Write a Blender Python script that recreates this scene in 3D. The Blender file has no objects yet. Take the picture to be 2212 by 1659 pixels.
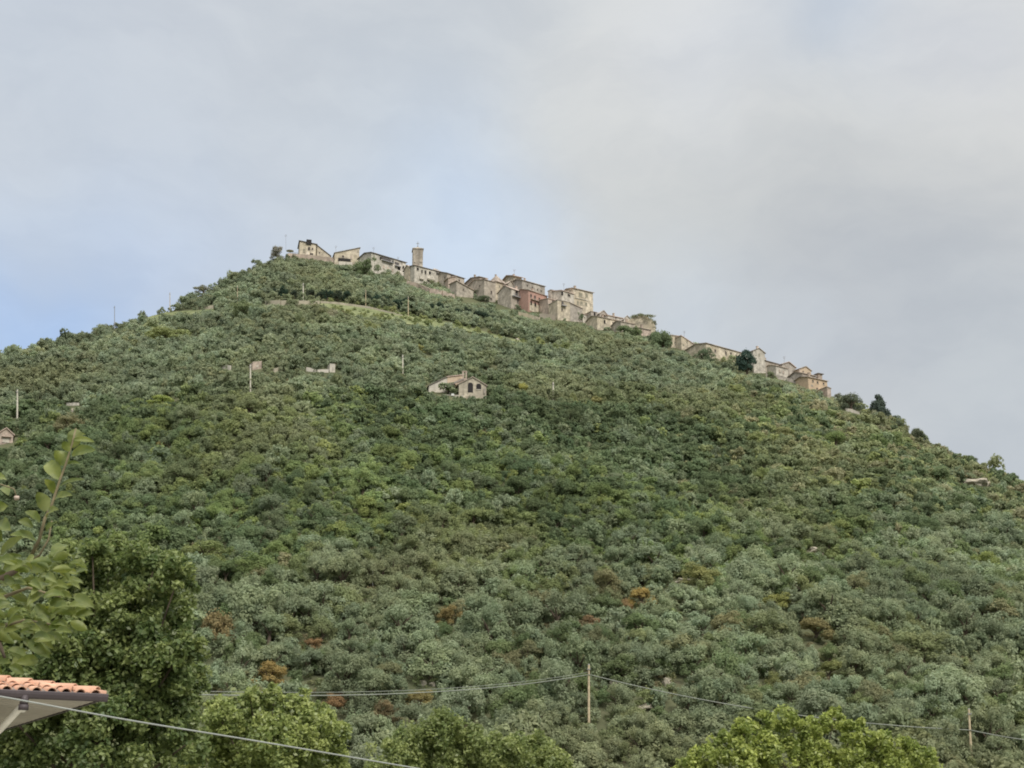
import bpy, math, random
import numpy as np
from mathutils import Vector, noise
R = math.radians
random.seed(7)
scene = bpy.context.scene
col = scene.collection

# ------------------------------------------------------------------ camera
F, CX, CY = 3195.0, 1106.0, 829.5          # focal length and centre in photo units (photo seen as 2212 x 1659)
PITCH = R(16.9)
CP, SP = math.cos(PITCH), math.sin(PITCH)
cam = bpy.data.cameras.new('camera')
cam.sensor_width = 36.0
cam.lens = F / 2212.0 * 36.0
cam.clip_start, cam.clip_end = 0.1, 20000.0
camo = bpy.data.objects.new('camera', cam)
camo.rotation_euler = (R(90) + PITCH, 0, 0)
col.objects.link(camo)
scene.camera = camo
scene.view_settings.view_transform = 'Standard'
scene.view_settings.look = 'None'
scene.view_settings.exposure = 0
scene.cycles.max_bounces = 6
scene.cycles.diffuse_bounces = 3
scene.cycles.transmission_bounces = 3
scene.cycles.use_denoising = True
scene.cycles.filter_width = 1.9

def ray(px, py):
    u, v = (px - CX) / F, (CY - py) / F
    y = CP - v * SP
    return u / y, (SP + v * CP) / y          # x and z per metre of depth
def at(px, py, d):
    a, t = ray(px, py)
    return Vector((a * d, d, t * d))
def pix(x, y, z):
    f = y * CP + z * SP
    return CX + F * x / f, CY - F * (z * CP - y * SP) / f

# ------------------------------------------------------------------ terrain
SIL = [(-200, 845), (0, 775), (40, 764), (130, 740), (250, 708), (300, 692), (370, 672), (440, 632), (480, 620), (515, 598),
       (560, 578), (600, 562), (620, 557), (720, 566), (800, 580), (880, 597), (960, 615), (1040, 640), (1150, 665),
       (1200, 675), (1280, 697), (1340, 712), (1400, 722), (1450, 742), (1500, 752), (1600, 785), (1700, 815),
       (1790, 856), (1870, 890), (1920, 908), (1950, 920), (1995, 958), (2045, 982), (2085, 994), (2137, 1020),
       (2193, 1046), (2212, 1062), (2400, 1170)]
DT = [(-200, 440), (0, 470), (300, 520), (640, 610), (900, 610), (1280, 580), (1500, 550), (1800, 500), (2212, 420), (2400, 400)]
_a = [ray(x, y)[0] for x, y in SIL]
_t = [ray(x, y)[1] for x, y in SIL]
_a = [-1.6, -0.8] + _a + [0.9, 1.6]
_t = [0.0, 0.12] + _t + [0.06, 0.0]
_da = [ray(x, 750)[0] for x, d in DT]
_dd = [d for x, d in DT]
D0, Z0 = 185.0, -6.0
def ridge(a):
    D = float(np.interp(a, _da, _dd))
    return D, float(np.interp(a, _a, _t)) * D
def terrain(x, y):
    if y <= D0:
        return Z0 + 0.25 * noise.noise(Vector((x * 0.05, y * 0.05, 0)))
    a = x / y
    D, zr = ridge(a)
    if y <= D:
        s = (y - D0) / (D - D0)
        z = Z0 + (zr - Z0) * s
        k = min(1.0, (y - D0) / 30.0) * min(1.0, (D - y) / 60.0)
        z += k * (3.0 * noise.noise(Vector((x * 0.016, y * 0.016, 3.1))) + 1.2 * noise.noise(Vector((x * 0.05, y * 0.05, 8.2))))
        return z
    return max(Z0, zr - 0.22 * (y - D) - 0.0006 * (y - D) ** 2)
def ground_d(px, py):
    a, t = ray(px, py)
    D, zr = ridge(a)
    if t >= zr / D:
        return D
    lo, d = D0, D0
    while d < D:
        d += 2.0
        if terrain(a * d, d) >= t * d:
            lo = d - 2.0
            hi = d
            for _ in range(12):
                m = (lo + hi) / 2
                if terrain(a * m, m) >= t * m: hi = m
                else: lo = m
            return hi
    return D
def ground(px, py):
    d = ground_d(px, py)
    a, t = ray(px, py)
    return Vector((a * d, d, terrain(a * d, d)))

# ------------------------------------------------------------------ materials
def srgb(r, g, b):
    f = lambda c: (c / 255 / 12.92) if c <= 10 else (((c / 255) + 0.055) / 1.055) ** 2.4
    return (f(r), f(g), f(b), 1.0)
def mat_new(name):
    m = bpy.data.materials.new(name)
    m.use_nodes = True
    nt = m.node_tree
    nt.nodes.clear()
    out = nt.nodes.new('ShaderNodeOutputMaterial')
    return m, nt, out
def N(nt, kind, **kw):
    n = nt.nodes.new(kind)
    for k, v in kw.items():
        if k.startswith('i_'):
            n.inputs[k[2:].replace('_', ' ')].default_value = v
        else:
            setattr(n, k, v)
    return n
def mixc(nt, fac, a, b, mode='MIX'):
    n = nt.nodes.new('ShaderNodeMix')
    n.data_type = 'RGBA'
    n.blend_type = mode
    for sock, v in ((n.inputs[0], fac), (n.inputs[6], a), (n.inputs[7], b)):
        if hasattr(v, 'is_linked'): nt.links.new(v, sock)
        else: sock.default_value = v
    return n.outputs[2]
def ramp(nt, src, p0, p1):
    n = nt.nodes.new('ShaderNodeMapRange')
    n.interpolation_type = 'SMOOTHSTEP'
    nt.links.new(src, n.inputs[0])
    n.inputs[1].default_value, n.inputs[2].default_value = p0, p1
    return n.outputs[0]
def scaled(c, k):
    return (c[0] * k, c[1] * k, c[2] * k, 1.0)
def surface(name, c, scale=1.0, var=0.35, rough=0.85, streak=0.0, blotch=None, spec=0.25, bump=0.0):
    """mottled plaster, stone, wood or metal: two noises, optional vertical streaks"""
    m, nt, out = mat_new(name)
    geo = N(nt, 'ShaderNodeTexCoord')
    n1 = N(nt, 'ShaderNodeTexNoise', i_Scale=scale, i_Detail=6.0, i_Roughness=0.65)
    nt.links.new(geo.outputs['Object'], n1.inputs['Vector'])
    n2 = N(nt, 'ShaderNodeTexNoise', i_Scale=scale * 0.22, i_Detail=3.0)
    nt.links.new(geo.outputs['Object'], n2.inputs['Vector'])
    cc = mixc(nt, ramp(nt, n1.outputs[0], 0.3, 0.7), scaled(c, 1 - var), scaled(c, 1 + var * 0.6))
    cc = mixc(nt, ramp(nt, n2.outputs[0], 0.35, 0.7), cc, blotch if blotch else scaled(c, 1 - var * 0.5))
    if streak:
        mp = N(nt, 'ShaderNodeMapping')
        mp.inputs['Scale'].default_value = (1.3, 1.3, 0.12)
        nt.links.new(geo.outputs['Object'], mp.inputs[0])
        n3 = N(nt, 'ShaderNodeTexNoise', i_Scale=scale, i_Detail=4.0)
        nt.links.new(mp.outputs[0], n3.inputs['Vector'])
        f = N(nt, 'ShaderNodeMath', operation='MULTIPLY')
        nt.links.new(ramp(nt, n3.outputs[0], 0.5, 0.75), f.inputs[0])
        f.inputs[1].default_value = streak
        cc = mixc(nt, f.outputs[0], cc, scaled(c, 0.4))
    p = N(nt, 'ShaderNodeBsdfPrincipled', i_Roughness=rough)
    p.inputs['Specular IOR Level'].default_value = spec
    nt.links.new(cc, p.inputs['Base Color'])
    if bump:
        b = N(nt, 'ShaderNodeBump', i_Strength=bump, i_Distance=0.05)
        nt.links.new(n1.outputs[0], b.inputs['Height'])
        nt.links.new(b.outputs[0], p.inputs['Normal'])
    nt.links.new(p.outputs[0], out.inputs[0])
    return m
def leaf_material(name, transl=0.3, gloss=0.0, gain=(1, 1, 1, 1)):
    m, nt, out = mat_new(name)
    at_ = N(nt, 'ShaderNodeAttribute', attribute_name='tint')
    oi = N(nt, 'ShaderNodeObjectInfo')
    c = mixc(nt, 1.0, at_.outputs['Color'], oi.outputs['Color'], 'MULTIPLY')
    c = mixc(nt, 1.0, c, gain, 'MULTIPLY')
    d = N(nt, 'ShaderNodeBsdfDiffuse')
    t = N(nt, 'ShaderNodeBsdfTranslucent')
    nt.links.new(c, d.inputs[0])
    nt.links.new(mixc(nt, 1.0, c, (1.0, 1.02, 0.95, 1), 'MULTIPLY'), t.inputs[0])
    mx = N(nt, 'ShaderNodeMixShader')
    mx.inputs[0].default_value = transl
    nt.links.new(d.outputs[0], mx.inputs[1])
    nt.links.new(t.outputs[0], mx.inputs[2])
    last = mx.outputs[0]
    if gloss:
        g = N(nt, 'ShaderNodeBsdfGlossy', i_Roughness=0.45)
        m2 = N(nt, 'ShaderNodeMixShader')
        m2.inputs[0].default_value = gloss
        nt.links.new(last, m2.inputs[1])
        nt.links.new(g.outputs[0], m2.inputs[2])
        last = m2.outputs[0]
    nt.links.new(last, out.inputs[0])
    return m
M = {}
M['leaf'] = leaf_material('hill_foliage', 0.42, 0.0, (2.27, 2.17, 2.02, 1))
M['leaf_near'] = leaf_material('near_foliage', 0.42, 0.03, (1.9, 1.8, 1.6, 1))
M['bark'] = surface('bark', (0.13, 0.10, 0.075, 1), 3.0, 0.5, 0.9)
M['stone'] = surface('old_stone', (0.526, 0.471, 0.396, 1), 0.55, 0.5, 0.9, 0.55, (0.30, 0.26, 0.21, 1))
M['grey'] = surface('grey_render', (0.510, 0.461, 0.400, 1), 0.55, 0.5, 0.9, 0.55, (0.27, 0.24, 0.21, 1))
M['cream'] = surface('cream_plaster', (0.637, 0.560, 0.443, 1), 0.55, 0.5, 0.9, 0.55, (0.45, 0.39, 0.28, 1))
M['pale'] = surface('pale_plaster', (0.620, 0.572, 0.495, 1), 0.55, 0.5, 0.9, 0.55, (0.45, 0.42, 0.36, 1))
M['white'] = surface('white_plaster', (0.586, 0.539, 0.460, 1), 0.8, 0.18, 0.9, 0.3, (0.52, 0.49, 0.44, 1))
M['pink'] = surface('pink_stone', (0.561, 0.458, 0.384, 1), 0.55, 0.5, 0.9, 0.55, (0.37, 0.31, 0.25, 1))
M['red'] = surface('red_plaster', (0.461, 0.293, 0.241, 1), 0.7, 0.2, 0.9, 0.25)
M['orange'] = surface('orange_plaster', (0.566, 0.435, 0.307, 1), 0.7, 0.2, 0.9, 0.2)
M['peach'] = surface('peach_plaster', (0.593, 0.470, 0.349, 1), 0.8, 0.15, 0.9, 0.2)
M['roof'] = surface('weathered_tiles', (0.509, 0.427, 0.359, 1), 1.6, 0.35, 0.9, 0.0, (0.22, 0.19, 0.16, 1))
M['roof_grey'] = surface('lichen_tiles', (0.504, 0.449, 0.390, 1), 1.6, 0.35, 0.9, 0.0, (0.20, 0.18, 0.16, 1))
M['roof_pink'] = surface('pink_tiles', (0.574, 0.458, 0.390, 1), 1.6, 0.3, 0.9)
M['roof_dark'] = surface('dark_tiles', (0.202, 0.176, 0.154, 1), 1.6, 0.35, 0.9)
M['dark'] = surface('dark_opening', (0.018, 0.015, 0.015, 1), 1.0, 0.3, 0.6)
M['shutter'] = surface('shutter_paint', (0.085, 0.07, 0.062, 1), 2.0, 0.3, 0.7)
M['shutter_pale'] = surface('pale_shutter_paint', (0.27, 0.25, 0.19, 1), 2.0, 0.2, 0.7)
M['wood_pole'] = surface('sun_bleached_wood', (0.60, 0.49, 0.33, 1), 2.0, 0.3, 0.85, 0.5)
M['concrete_pole'] = surface('pale_concrete', (0.62, 0.58, 0.49, 1), 1.5, 0.2, 0.85, 0.3)
M['metal'] = surface('grey_metal', (0.30, 0.30, 0.31, 1), 3.0, 0.2, 0.5)
M['cable'] = surface('grey_cable', (0.29, 0.31, 0.27, 1), 3.0, 0.15, 0.6)
M['cable_near'] = surface('pale_grey_cable', (0.34, 0.36, 0.34, 1), 3.0, 0.15, 0.6)
M['farm'] = surface('farm_stone', (0.517, 0.462, 0.363, 1), 1.0, 0.45, 0.9, 0.5, (0.37, 0.33, 0.265, 1))
M['rock'] = surface('pale_limestone', (0.43, 0.39, 0.31, 1), 0.8, 0.35, 0.95, 0.0, (0.40, 0.36, 0.29, 1))
M['road_stone'] = surface('road_wall_stone', (0.42, 0.38, 0.29, 1), 0.6, 0.3, 0.95, 0.2, (0.36, 0.33, 0.26, 1))
M['white_cloth'] = surface('white_canvas', (0.85, 0.85, 0.83, 1), 2.0, 0.05, 0.8)

def ground_material():
    m, nt, out = mat_new('dry_grass_hill')
    g = N(nt, 'ShaderNodeNewGeometry')
    n1 = N(nt, 'ShaderNodeTexNoise', i_Scale=0.05, i_Detail=8.0, i_Roughness=0.7)
    n2 = N(nt, 'ShaderNodeTexNoise', i_Scale=0.5, i_Detail=6.0, i_Roughness=0.7)
    for n in (n1, n2): nt.links.new(g.outputs['Position'], n.inputs['Vector'])
    c = mixc(nt, ramp(nt, n1.outputs[0], 0.35, 0.65), (0.085, 0.095, 0.055, 1), (0.13, 0.135, 0.08, 1))
    c = mixc(nt, ramp(nt, n2.outputs[0], 0.55, 0.75), c, (0.17, 0.155, 0.105, 1))
    p = N(nt, 'ShaderNodeBsdfDiffuse')
    nt.links.new(c, p.inputs[0])
    nt.links.new(p.outputs[0], out.inputs[0])
    return m
M['ground'] = ground_material()
def meadow_material():
    m, nt, out = mat_new('pale_meadow_grass')
    g = N(nt, 'ShaderNodeNewGeometry')
    n1 = N(nt, 'ShaderNodeTexNoise', i_Scale=0.25, i_Detail=8.0, i_Roughness=0.7)
    nt.links.new(g.outputs['Position'], n1.inputs['Vector'])
    c = mixc(nt, ramp(nt, n1.outputs[0], 0.35, 0.65), (0.13, 0.155, 0.075, 1), (0.235, 0.255, 0.14, 1))
    p = N(nt, 'ShaderNodeBsdfDiffuse')
    nt.links.new(c, p.inputs[0])
    nt.links.new(p.outputs[0], out.inputs[0])
    return m
M['meadow'] = meadow_material()

# ------------------------------------------------------------------ object helpers
def mesh_obj(name, verts, faces, mat, parent=None, smooth=False):
    me = bpy.data.meshes.new(name)
    me.from_pydata([tuple(v) for v in verts], [], faces)
    me.materials.append(M[mat] if isinstance(mat, str) else mat)
    me.update()
    if smooth: me.polygons.foreach_set('use_smooth', [True] * len(me.polygons))
    o = bpy.data.objects.new(name, me)
    col.objects.link(o)
    if parent is not None: o.parent = parent
    return o
def tag(o, label=None, cat=None, group=None, kind=None):
    if label: o['label'] = label
    if cat: o['category'] = cat
    if group: o['group'] = group
    if kind: o['kind'] = kind
    return o
def empty(name, loc, label=None, cat=None, group=None):
    e = bpy.data.objects.new(name, None)
    e.location = loc
    e.empty_display_size = 0.5
    col.objects.link(e)
    return tag(e, label, cat, group)
class MB:
    """collects verts and faces for one mesh"""
    def __init__(s): s.v, s.f = [], []
    def add(s, vs, fs):
        b = len(s.v)
        s.v += [Vector(v) for v in vs]
        s.f += [tuple(b + i for i in f) for f in fs]
    def slab(s, poly, t):
        """polygon (any plane) thickened upward by t"""
        n = len(poly)
        up = Vector((0, 0, t))
        lo = [Vector(p) for p in poly]
        s.add(lo + [p + up for p in lo], [tuple(range(n))[::-1], tuple(range(n, 2 * n))] + [(i, (i + 1) % n, n + (i + 1) % n, n + i) for i in range(n)])
    def obox(s, o, ax, ay, az):
        """box from corner o spanned by three vectors"""
        o, ax, ay, az = map(Vector, (o, ax, ay, az))
        p = [o, o + ax, o + ax + ay, o + ay]
        s.add(p + [q + az for q in p], [(3, 2, 1, 0), (4, 5, 6, 7), (0, 1, 5, 4), (1, 2, 6, 5), (2, 3, 7, 6), (3, 0, 4, 7)])
    def tube(s, pts, r0, r1=None, n=8):
        pts = [Vector(p) for p in pts]
        r1 = r0 if r1 is None else r1
        k = len(pts)
        vs, fs = [], []
        for i, p in enumerate(pts):
            t = (pts[min(i + 1, k - 1)] - pts[max(i - 1, 0)]).normalized()
            a = t.cross(Vector((0, 1, 0) if abs(t.y) < 0.9 else (1, 0, 0))).normalized()
            b = t.cross(a)
            r = r0 + (r1 - r0) * i / max(1, k - 1)
            vs += [p + (a * math.cos(6.28318 * j / n) + b * math.sin(6.28318 * j / n)) * r for j in range(n)]
        for i in range(k - 1):
            fs += [(i * n + j, i * n + (j + 1) % n, (i + 1) * n + (j + 1) % n, (i + 1) * n + j) for j in range(n)]
        fs += [tuple(range(n))[::-1], tuple(range((k - 1) * n, k * n))]
        s.add(vs, fs)
    def build(s, name, mat, parent=None, smooth=False, local=True):
        off = Vector((0, 0, 0))
        if parent is not None and local:
            p = parent
            while p is not None:
                off += p.location
                p = p.parent
        return mesh_obj(name, [v - off for v in s.v], s.f, mat, parent, smooth)

# ------------------------------------------------------------------ ground sheet
def axis(lo, hi, step, far):
    c = list(np.arange(lo, hi + 0.1, step))
    return [-far, -far * 0.5, lo - 600, lo - 250, lo - 100] + c + [hi + 100, hi + 250, hi + 600, far * 0.5, far]
xs = axis(-420, 420, 5, 7000)
ys = axis(-60, 760, 5, 7000)
gv = [(x, y, terrain(x, y)) for y in ys for x in xs]
nx = len(xs)
gf = [(j * nx + i, j * nx + i + 1, (j + 1) * nx + i + 1, (j + 1) * nx + i) for j in range(len(ys) - 1) for i in range(nx - 1)]
tag(mesh_obj('ground', gv, gf, 'ground', smooth=True), kind='structure')

cy = MB()
cy.slab([Vector((-16, 4, Z0 + 0.32)), Vector((3, 4, Z0 + 0.32)), Vector((3, 24, Z0 + 0.32)), Vector((-16, 34, Z0 + 0.32))], 0.12)
M['bounce_slab'] = surface('pale_bounce_slab', (0.46, 0.44, 0.39, 1), 0.8, 0.2, 0.9)
tag(cy.build('soffit_bounce_slab', 'bounce_slab'), kind='structure')  # unseen pale slab added to bounce light up onto the soffit
def patch(name, mat, pts, lift, kind='structure', lab=None):
    """a strip of ground draped between an upper and a lower line of photo points"""
    up, lo = pts
    vs, fs = [], []
    n, k = 48, 6
    for i in range(n + 1):
        s = i / n
        def along(line):
            xs_ = [p[0] for p in line]; ys_ = [p[1] for p in line]
            x = xs_[0] + (xs_[-1] - xs_[0]) * s
            return x, float(np.interp(x, xs_, ys_))
        (x0, y0), (x1, y1) = along(up), along(lo)
        for j in range(k + 1):
            w = j / k
            g = ground(x0 + (x1 - x0) * w, y0 + (y1 - y0) * w)
            vs.append((g.x, g.y, g.z + lift))
    for i in range(n):
        fs += [(i * (k + 1) + j, i * (k + 1) + j + 1, (i + 1) * (k + 1) + j + 1, (i + 1) * (k + 1) + j) for j in range(k)]
    return tag(mesh_obj(name, vs, fs, mat, smooth=True), kind=kind)
MEADOW = ([(700, 654), (760, 660), (860, 676), (1000, 706), (1100, 732), (1250, 760)], [(690, 660), (760, 684), (860, 700), (1000, 715), (1100, 739), (1240, 766)])
patch('meadow', 'meadow', MEADOW, 0.35)
GRASSY = ([(240, 695), (360, 676), (470, 668)], [(250, 702), (360, 690), (470, 682)])
patch('meadow', 'meadow', GRASSY, 0.3)

# ------------------------------------------------------------------ buildings
CLEAR = []          # (x0, y0, x1, y1, depth): parts of the view that no hillside tree nearer than depth may cover
FOOT = []           # (x, y, radius): building footprints
class Bld:
    def __init__(s, name, label, xl, xc, xr, yb, yt, theta=40, wall='stone', roof='gableL', rise=1.8, rmat='roof', dref=None, off=0.0,
                 over=0.45, clear=True, depth=None, group=None, down=4.0, cat='house', dl=None, cpad=0, dabs=None):
        d = dabs if dabs else ground_d(xc, dref if dref else yb) + off
        C = at(xc, yb, d)
        s.th = R(theta)
        s.u = Vector((math.cos(s.th), math.sin(s.th), 0))
        s.v = Vector((-math.sin(s.th), math.cos(s.th), 0))
        ym = (yb + yt) / 2
        al, ar = ray(xl, ym)[0], ray(xr, ym)[0]
        s.wl = (C.x - al * C.y) / (math.sin(s.th) + al * math.cos(s.th)) if dl is None else dl
        s.wr = (ar * C.y - C.x) / (math.cos(s.th) - ar * math.sin(s.th))
        if depth: s.wl = depth
        s.C, s.d = C, d
        zt = at(xc, yt, d).z
        s.h = zt - C.z
        s.root = empty(name, C, label, cat, group)
        s.label = label
        u, v, h, wl, wr = s.u, s.v, s.h, s.wl, s.wr
        Z = Vector((0, 0, 1))
        P = lambda a, b, z: u * a + v * b + Z * z
        s.P = P
        w = MB()
        b = [P(0, 0, -down), P(wr, 0, -down), P(wr, wl, -down), P(0, wl, -down)]
        r = MB()
        o, tk = over, 0.22
        if roof == 'gableL':
            t = [P(0, 0, h), P(wr, 0, h), P(wr, wl, h), P(0, wl, h), P(0, wl / 2, h + rise), P(wr, wl / 2, h + rise)]
            w.add(b + t, [(0, 1, 5, 4), (2, 3, 7, 6), (3, 0, 4, 8, 7), (1, 2, 6, 9, 5), (3, 2, 1, 0)])
            k = rise / (wl / 2)
            r.slab([P(-o, -o, h - o * k), P(wr + o, -o, h - o * k), P(wr + o, wl / 2, h + rise), P(-o, wl / 2, h + rise)], tk)
            r.slab([P(-o, wl / 2, h + rise), P(wr + o, wl / 2, h + rise), P(wr + o, wl + o, h - o * k), P(-o, wl + o, h - o * k)], tk)
        elif roof == 'gableR':
            t = [P(0, 0, h), P(wr, 0, h), P(wr, wl, h), P(0, wl, h), P(wr / 2, 0, h + rise), P(wr / 2, wl, h + rise)]
            w.add(b + t, [(0, 1, 5, 8, 4), (2, 3, 7, 9, 6), (3, 0, 4, 7), (1, 2, 6, 5), (3, 2, 1, 0)])
            k = rise / (wr / 2)
            r.slab([P(-o, -o, h - o * k), P(wr / 2, -o, h + rise), P(wr / 2, wl + o, h + rise), P(-o, wl + o, h - o * k)], tk)
            r.slab([P(wr / 2, -o, h + rise), P(wr + o, -o, h - o * k), P(wr + o, wl + o, h - o * k), P(wr / 2, wl + o, h + rise)], tk)
        else:
            hs = {'flat': (0, 0, 0, 0), 'hip': (0, 0, 0, 0), 'upR': (0, rise, rise, 0), 'upL': (0, 0, rise, rise), 'dnR': (0, -rise, -rise, 0), 'dnL': (0, 0, -rise, -rise)}[roof]
            t = [P(0, 0, h + hs[0]), P(wr, 0, h + hs[1]), P(wr, wl, h + hs[2]), P(0, wl, h + hs[3])]
            w.add(b + t, [(0, 1, 5, 4), (1, 2, 6, 5), (2, 3, 7, 6), (3, 0, 4, 7), (3, 2, 1, 0)] + [(4, 5, 6, 7)])
            if roof == 'hip':
                k = rise / (min(wl, wr) / 2)
                e = [P(-o, -o, h - o * k), P(wr + o, -o, h - o * k), P(wr + o, wl + o, h - o * k), P(-o, wl + o, h - o * k)]
                if wr > wl * 1.15:
                    A, B = P(wl / 2, wl / 2, h + rise), P(wr - wl / 2, wl / 2, h + rise)
                    polys = [(e[0], e[1], B, A), (e[2], e[3], A, B), (e[1], e[2], B), (e[3], e[0], A)]
                elif wl > wr * 1.15:
                    A, B = P(wr / 2, wr / 2, h + rise), P(wr / 2, wl - wr / 2, h + rise)
                    polys = [(e[3], e[0], A, B), (e[1], e[2], B, A), (e[0], e[1], A), (e[2], e[3], B)]
                else:
                    A = P(wr / 2, wl / 2, h + rise)
                    polys = [(e[i], e[(i + 1) % 4], A) for i in range(4)]
                for q in polys: r.slab(q, tk)
            else:
                ku, kv = hs[1] / wr, hs[3] / wl
                f = lambda a, b_: P(a, b_, h + 0.01 + ku * a + kv * b_)
                r.slab([f(-o, -o), f(wr + o, -o), f(wr + o, wl + o), f(-o, wl + o)], tk)
        s.wallo = w.build('wall', wall, s.root, local=False)
        s.roofo = r.build('roof', rmat, s.root, local=False)
        if roof in ('gableL', 'gableR', 'hip') and cat == 'house' and s.h > 3 and C.y > 430:
            rc = random.Random(int(xl * 7 + yb))
            if rc.random() < 0.7:
                s.chimney(wr * rc.uniform(0.25, 0.7), wl * rc.uniform(0.3, 0.6), rc.uniform(0.9, 1.6) + rise * 0.5, rc.uniform(0.55, 0.8))
        ctr = C + u * (wr / 2) + v * (wl / 2)
        FOOT.append((ctr.x, ctr.y, wr, wl, s.th))
        if clear: CLEAR.append((min(xl, xc) - 1, yt - 3, xr + 1, yb - cpad, d + 0.5))
    def hit(s, face, px, py):
        """point of the face seen at a photo point, in the building's own axes (along, height)"""
        a, t = ray(px, py)
        dr = s.u if face == 'R' else s.v
        k = (a * s.C.y - s.C.x) / (dr.x - a * dr.y)
        y = s.C.y + k * dr.y
        return k, t * y - s.C.z, y
    def slotted(s, face, px, py, w, h, name, mat, out=0.06, parent=None, thick=0.12, arch=False):
        k, z, y = s.hit(face, px, py)
        dr, nn = (s.u, -s.v) if face == 'R' else (s.v, -s.u)
        sc = y / F
        c = abs(math.cos(s.th)) if face == 'R' else abs(math.sin(s.th))
        W, H = w * sc / max(0.25, c), h * sc
        m = MB()
        o = dr * (k - W / 2) + nn * (out - thick) + Vector((0, 0, z - H / 2))
        if arch:
            n = 8
            prof = [(0, 0), (W, 0), (W, H - W / 2)] + [(W / 2 + W / 2 * math.cos(math.pi * i / n), H - W / 2 + W / 2 * math.sin(math.pi * i / n)) for i in range(1, n)] + [(0, H - W / 2)]
            a = [o + dr * p[0] + Vector((0, 0, p[1])) for p in prof]
            q = len(a)
            m.add(a + [p + nn * thick for p in a], [tuple(range(q)), tuple(range(q, 2 * q))[::-1]] + [(i, (i + 1) % q, q + (i + 1) % q, q + i) for i in range(q)])
        else:
            m.obox(o, dr * W, nn * thick, (0, 0, H))
        par = parent or s.root
        ob = m.build(name, mat, par, local=False)
        return ob, (k, z, W, H, dr, nn)
    def window(s, face, px, py, w=3, h=5, mat='shutter', sill=True, name='window', arch=False):
        ob, (k, z, W, H, dr, nn) = s.slotted(face, px, py, w, h, name, mat, arch=arch)
        if sill and not arch:
            m = MB()
            m.obox(dr * (k - W / 2 - 0.12) + nn * 0.0 + Vector((0, 0, z - H / 2 - 0.13)), dr * (W + 0.24), nn * 0.16, (0, 0, 0.13))
            m.build('sill', 'pale', ob, local=False)
        return ob
    def balcony(s, face, px, py, w, h=3.0, mat='metal', deep=1.1):
        ob, (k, z, W, H, dr, nn) = s.slotted(face, px, py, w, h, 'balcony', mat, out=deep, thick=deep)
        m = MB()
        for i in range(int(W / 0.35) + 1):
            m.obox(dr * (k - W / 2 + i * 0.35) + nn * (deep - 0.05) + Vector((0, 0, z + H / 2)), dr * 0.05, nn * 0.05, (0, 0, 0.95))
        m.obox(dr * (k - W / 2) + nn * (deep - 0.06) + Vector((0, 0, z + H / 2 + 0.95)), dr * W, nn * 0.07, (0, 0, 0.07))
        m.build('railing', 'metal', ob, local=False)
    def chimney(s, a, b, top=1.2, w=0.7, base=None):
        m = MB()
        z = (s.h if base is None else base)
        o = s.P(a, b, z)
        m.obox(o, s.u * w, s.v * w, (0, 0, top + 1.0))
        m.obox(o - s.u * 0.1 - s.v * 0.1 + Vector((0, 0, top + 1.0)), s.u * (w + 0.2), s.v * (w + 0.2), (0, 0, 0.15))
        m.build('chimney', 'pink', s.roofo, local=False)


# --- hilltop house
b = Bld('stone_house', 'tall cream house at the very hilltop with arched windows and a dark loggia', 645, 646.5, 683, 553, 521, 12, 'cream', 'dnR', 1.0, 'roof_dark', over=0.5, depth=9)
b.window('R', 667.5, 537, 5, 9, 'shutter', arch=True); b.window('R', 675.2, 537.5, 3.4, 5.5, 'shutter', arch=True)
b.window('R', 673, 549, 8, 4.5, 'shutter'); b.window('R', 656.5, 541, 3.5, 7, 'shutter_pale'); b.window('R', 664, 547, 3, 6, 'pale', sill=False)
b.slotted('R', 667.3, 523.5, 11.5, 12, 'loggia', 'dark', out=0.5, thick=1.2)
b2 = Bld('house_wing', 'low wing with a dark roof sloping down from the hilltop house', 683.5, 684.5, 714, 556, 531, 22, 'cream', 'dnR', 3.9, 'roof_dark', over=0.4, depth=8, off=1.0)
b2.window('R', 690, 546, 3, 4, 'shutter')
# --- shed-roofed house
b = Bld('stone_house', 'buff house with a single roof slope rising to the right beside the hilltop terrace', 721.5, 722.5, 776, 570, 546.5, 14, 'cream', 'upR', 3.4, 'roof_grey', over=0.4, depth=9)
b.window('R', 741, 554, 5, 5, 'shutter'); b.window('R', 759, 556, 4, 7, 'pink')
b.slotted('R', 744, 561.5, 28, 6.5, 'loggia', 'dark', out=0.35, thick=0.6)
b.slotted('R', 746, 571.5, 30, 11, 'terrace_front', 'white', out=0.7, thick=0.9)
# --- long white house
b = Bld('long_house', 'long whitish house with a dark eave sloping down left of the bell tower', 797, 801, 877, 590, 545.5, 40, 'pale', 'gableL', 1.2, 'roof_dark', over=0.5, depth=10)
for x, y, w, h in ((834, 559.5, 21, 6), (857.5, 569, 9, 6)): b.window('R', x, y, w, h, 'shutter', False)
for x, y in ((848.5, 566), (871, 577.5), (822, 558)): b.window('R', x, y, 3.6, 7, 'dark')
b.balcony('R', 836, 566, 24, 1.6); b.balcony('R', 858, 576, 12, 1.6)
for x, y in ((838, 580), (848, 584), (829, 577)): b.window('R', x, y, 3.6, 7, 'pink')
b.slotted('R', 862, 580, 6, 8, 'door', 'dark')
b = Bld('stone_house', 'narrow cream house end with a pitched roof under the bell tower', 874, 884, 897, 606, 577, 40, 'cream', 'gableL', 1.4, 'roof', over=0.35)
b.slotted('R', 889, 597, 7, 16, 'doorway', 'dark')
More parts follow.
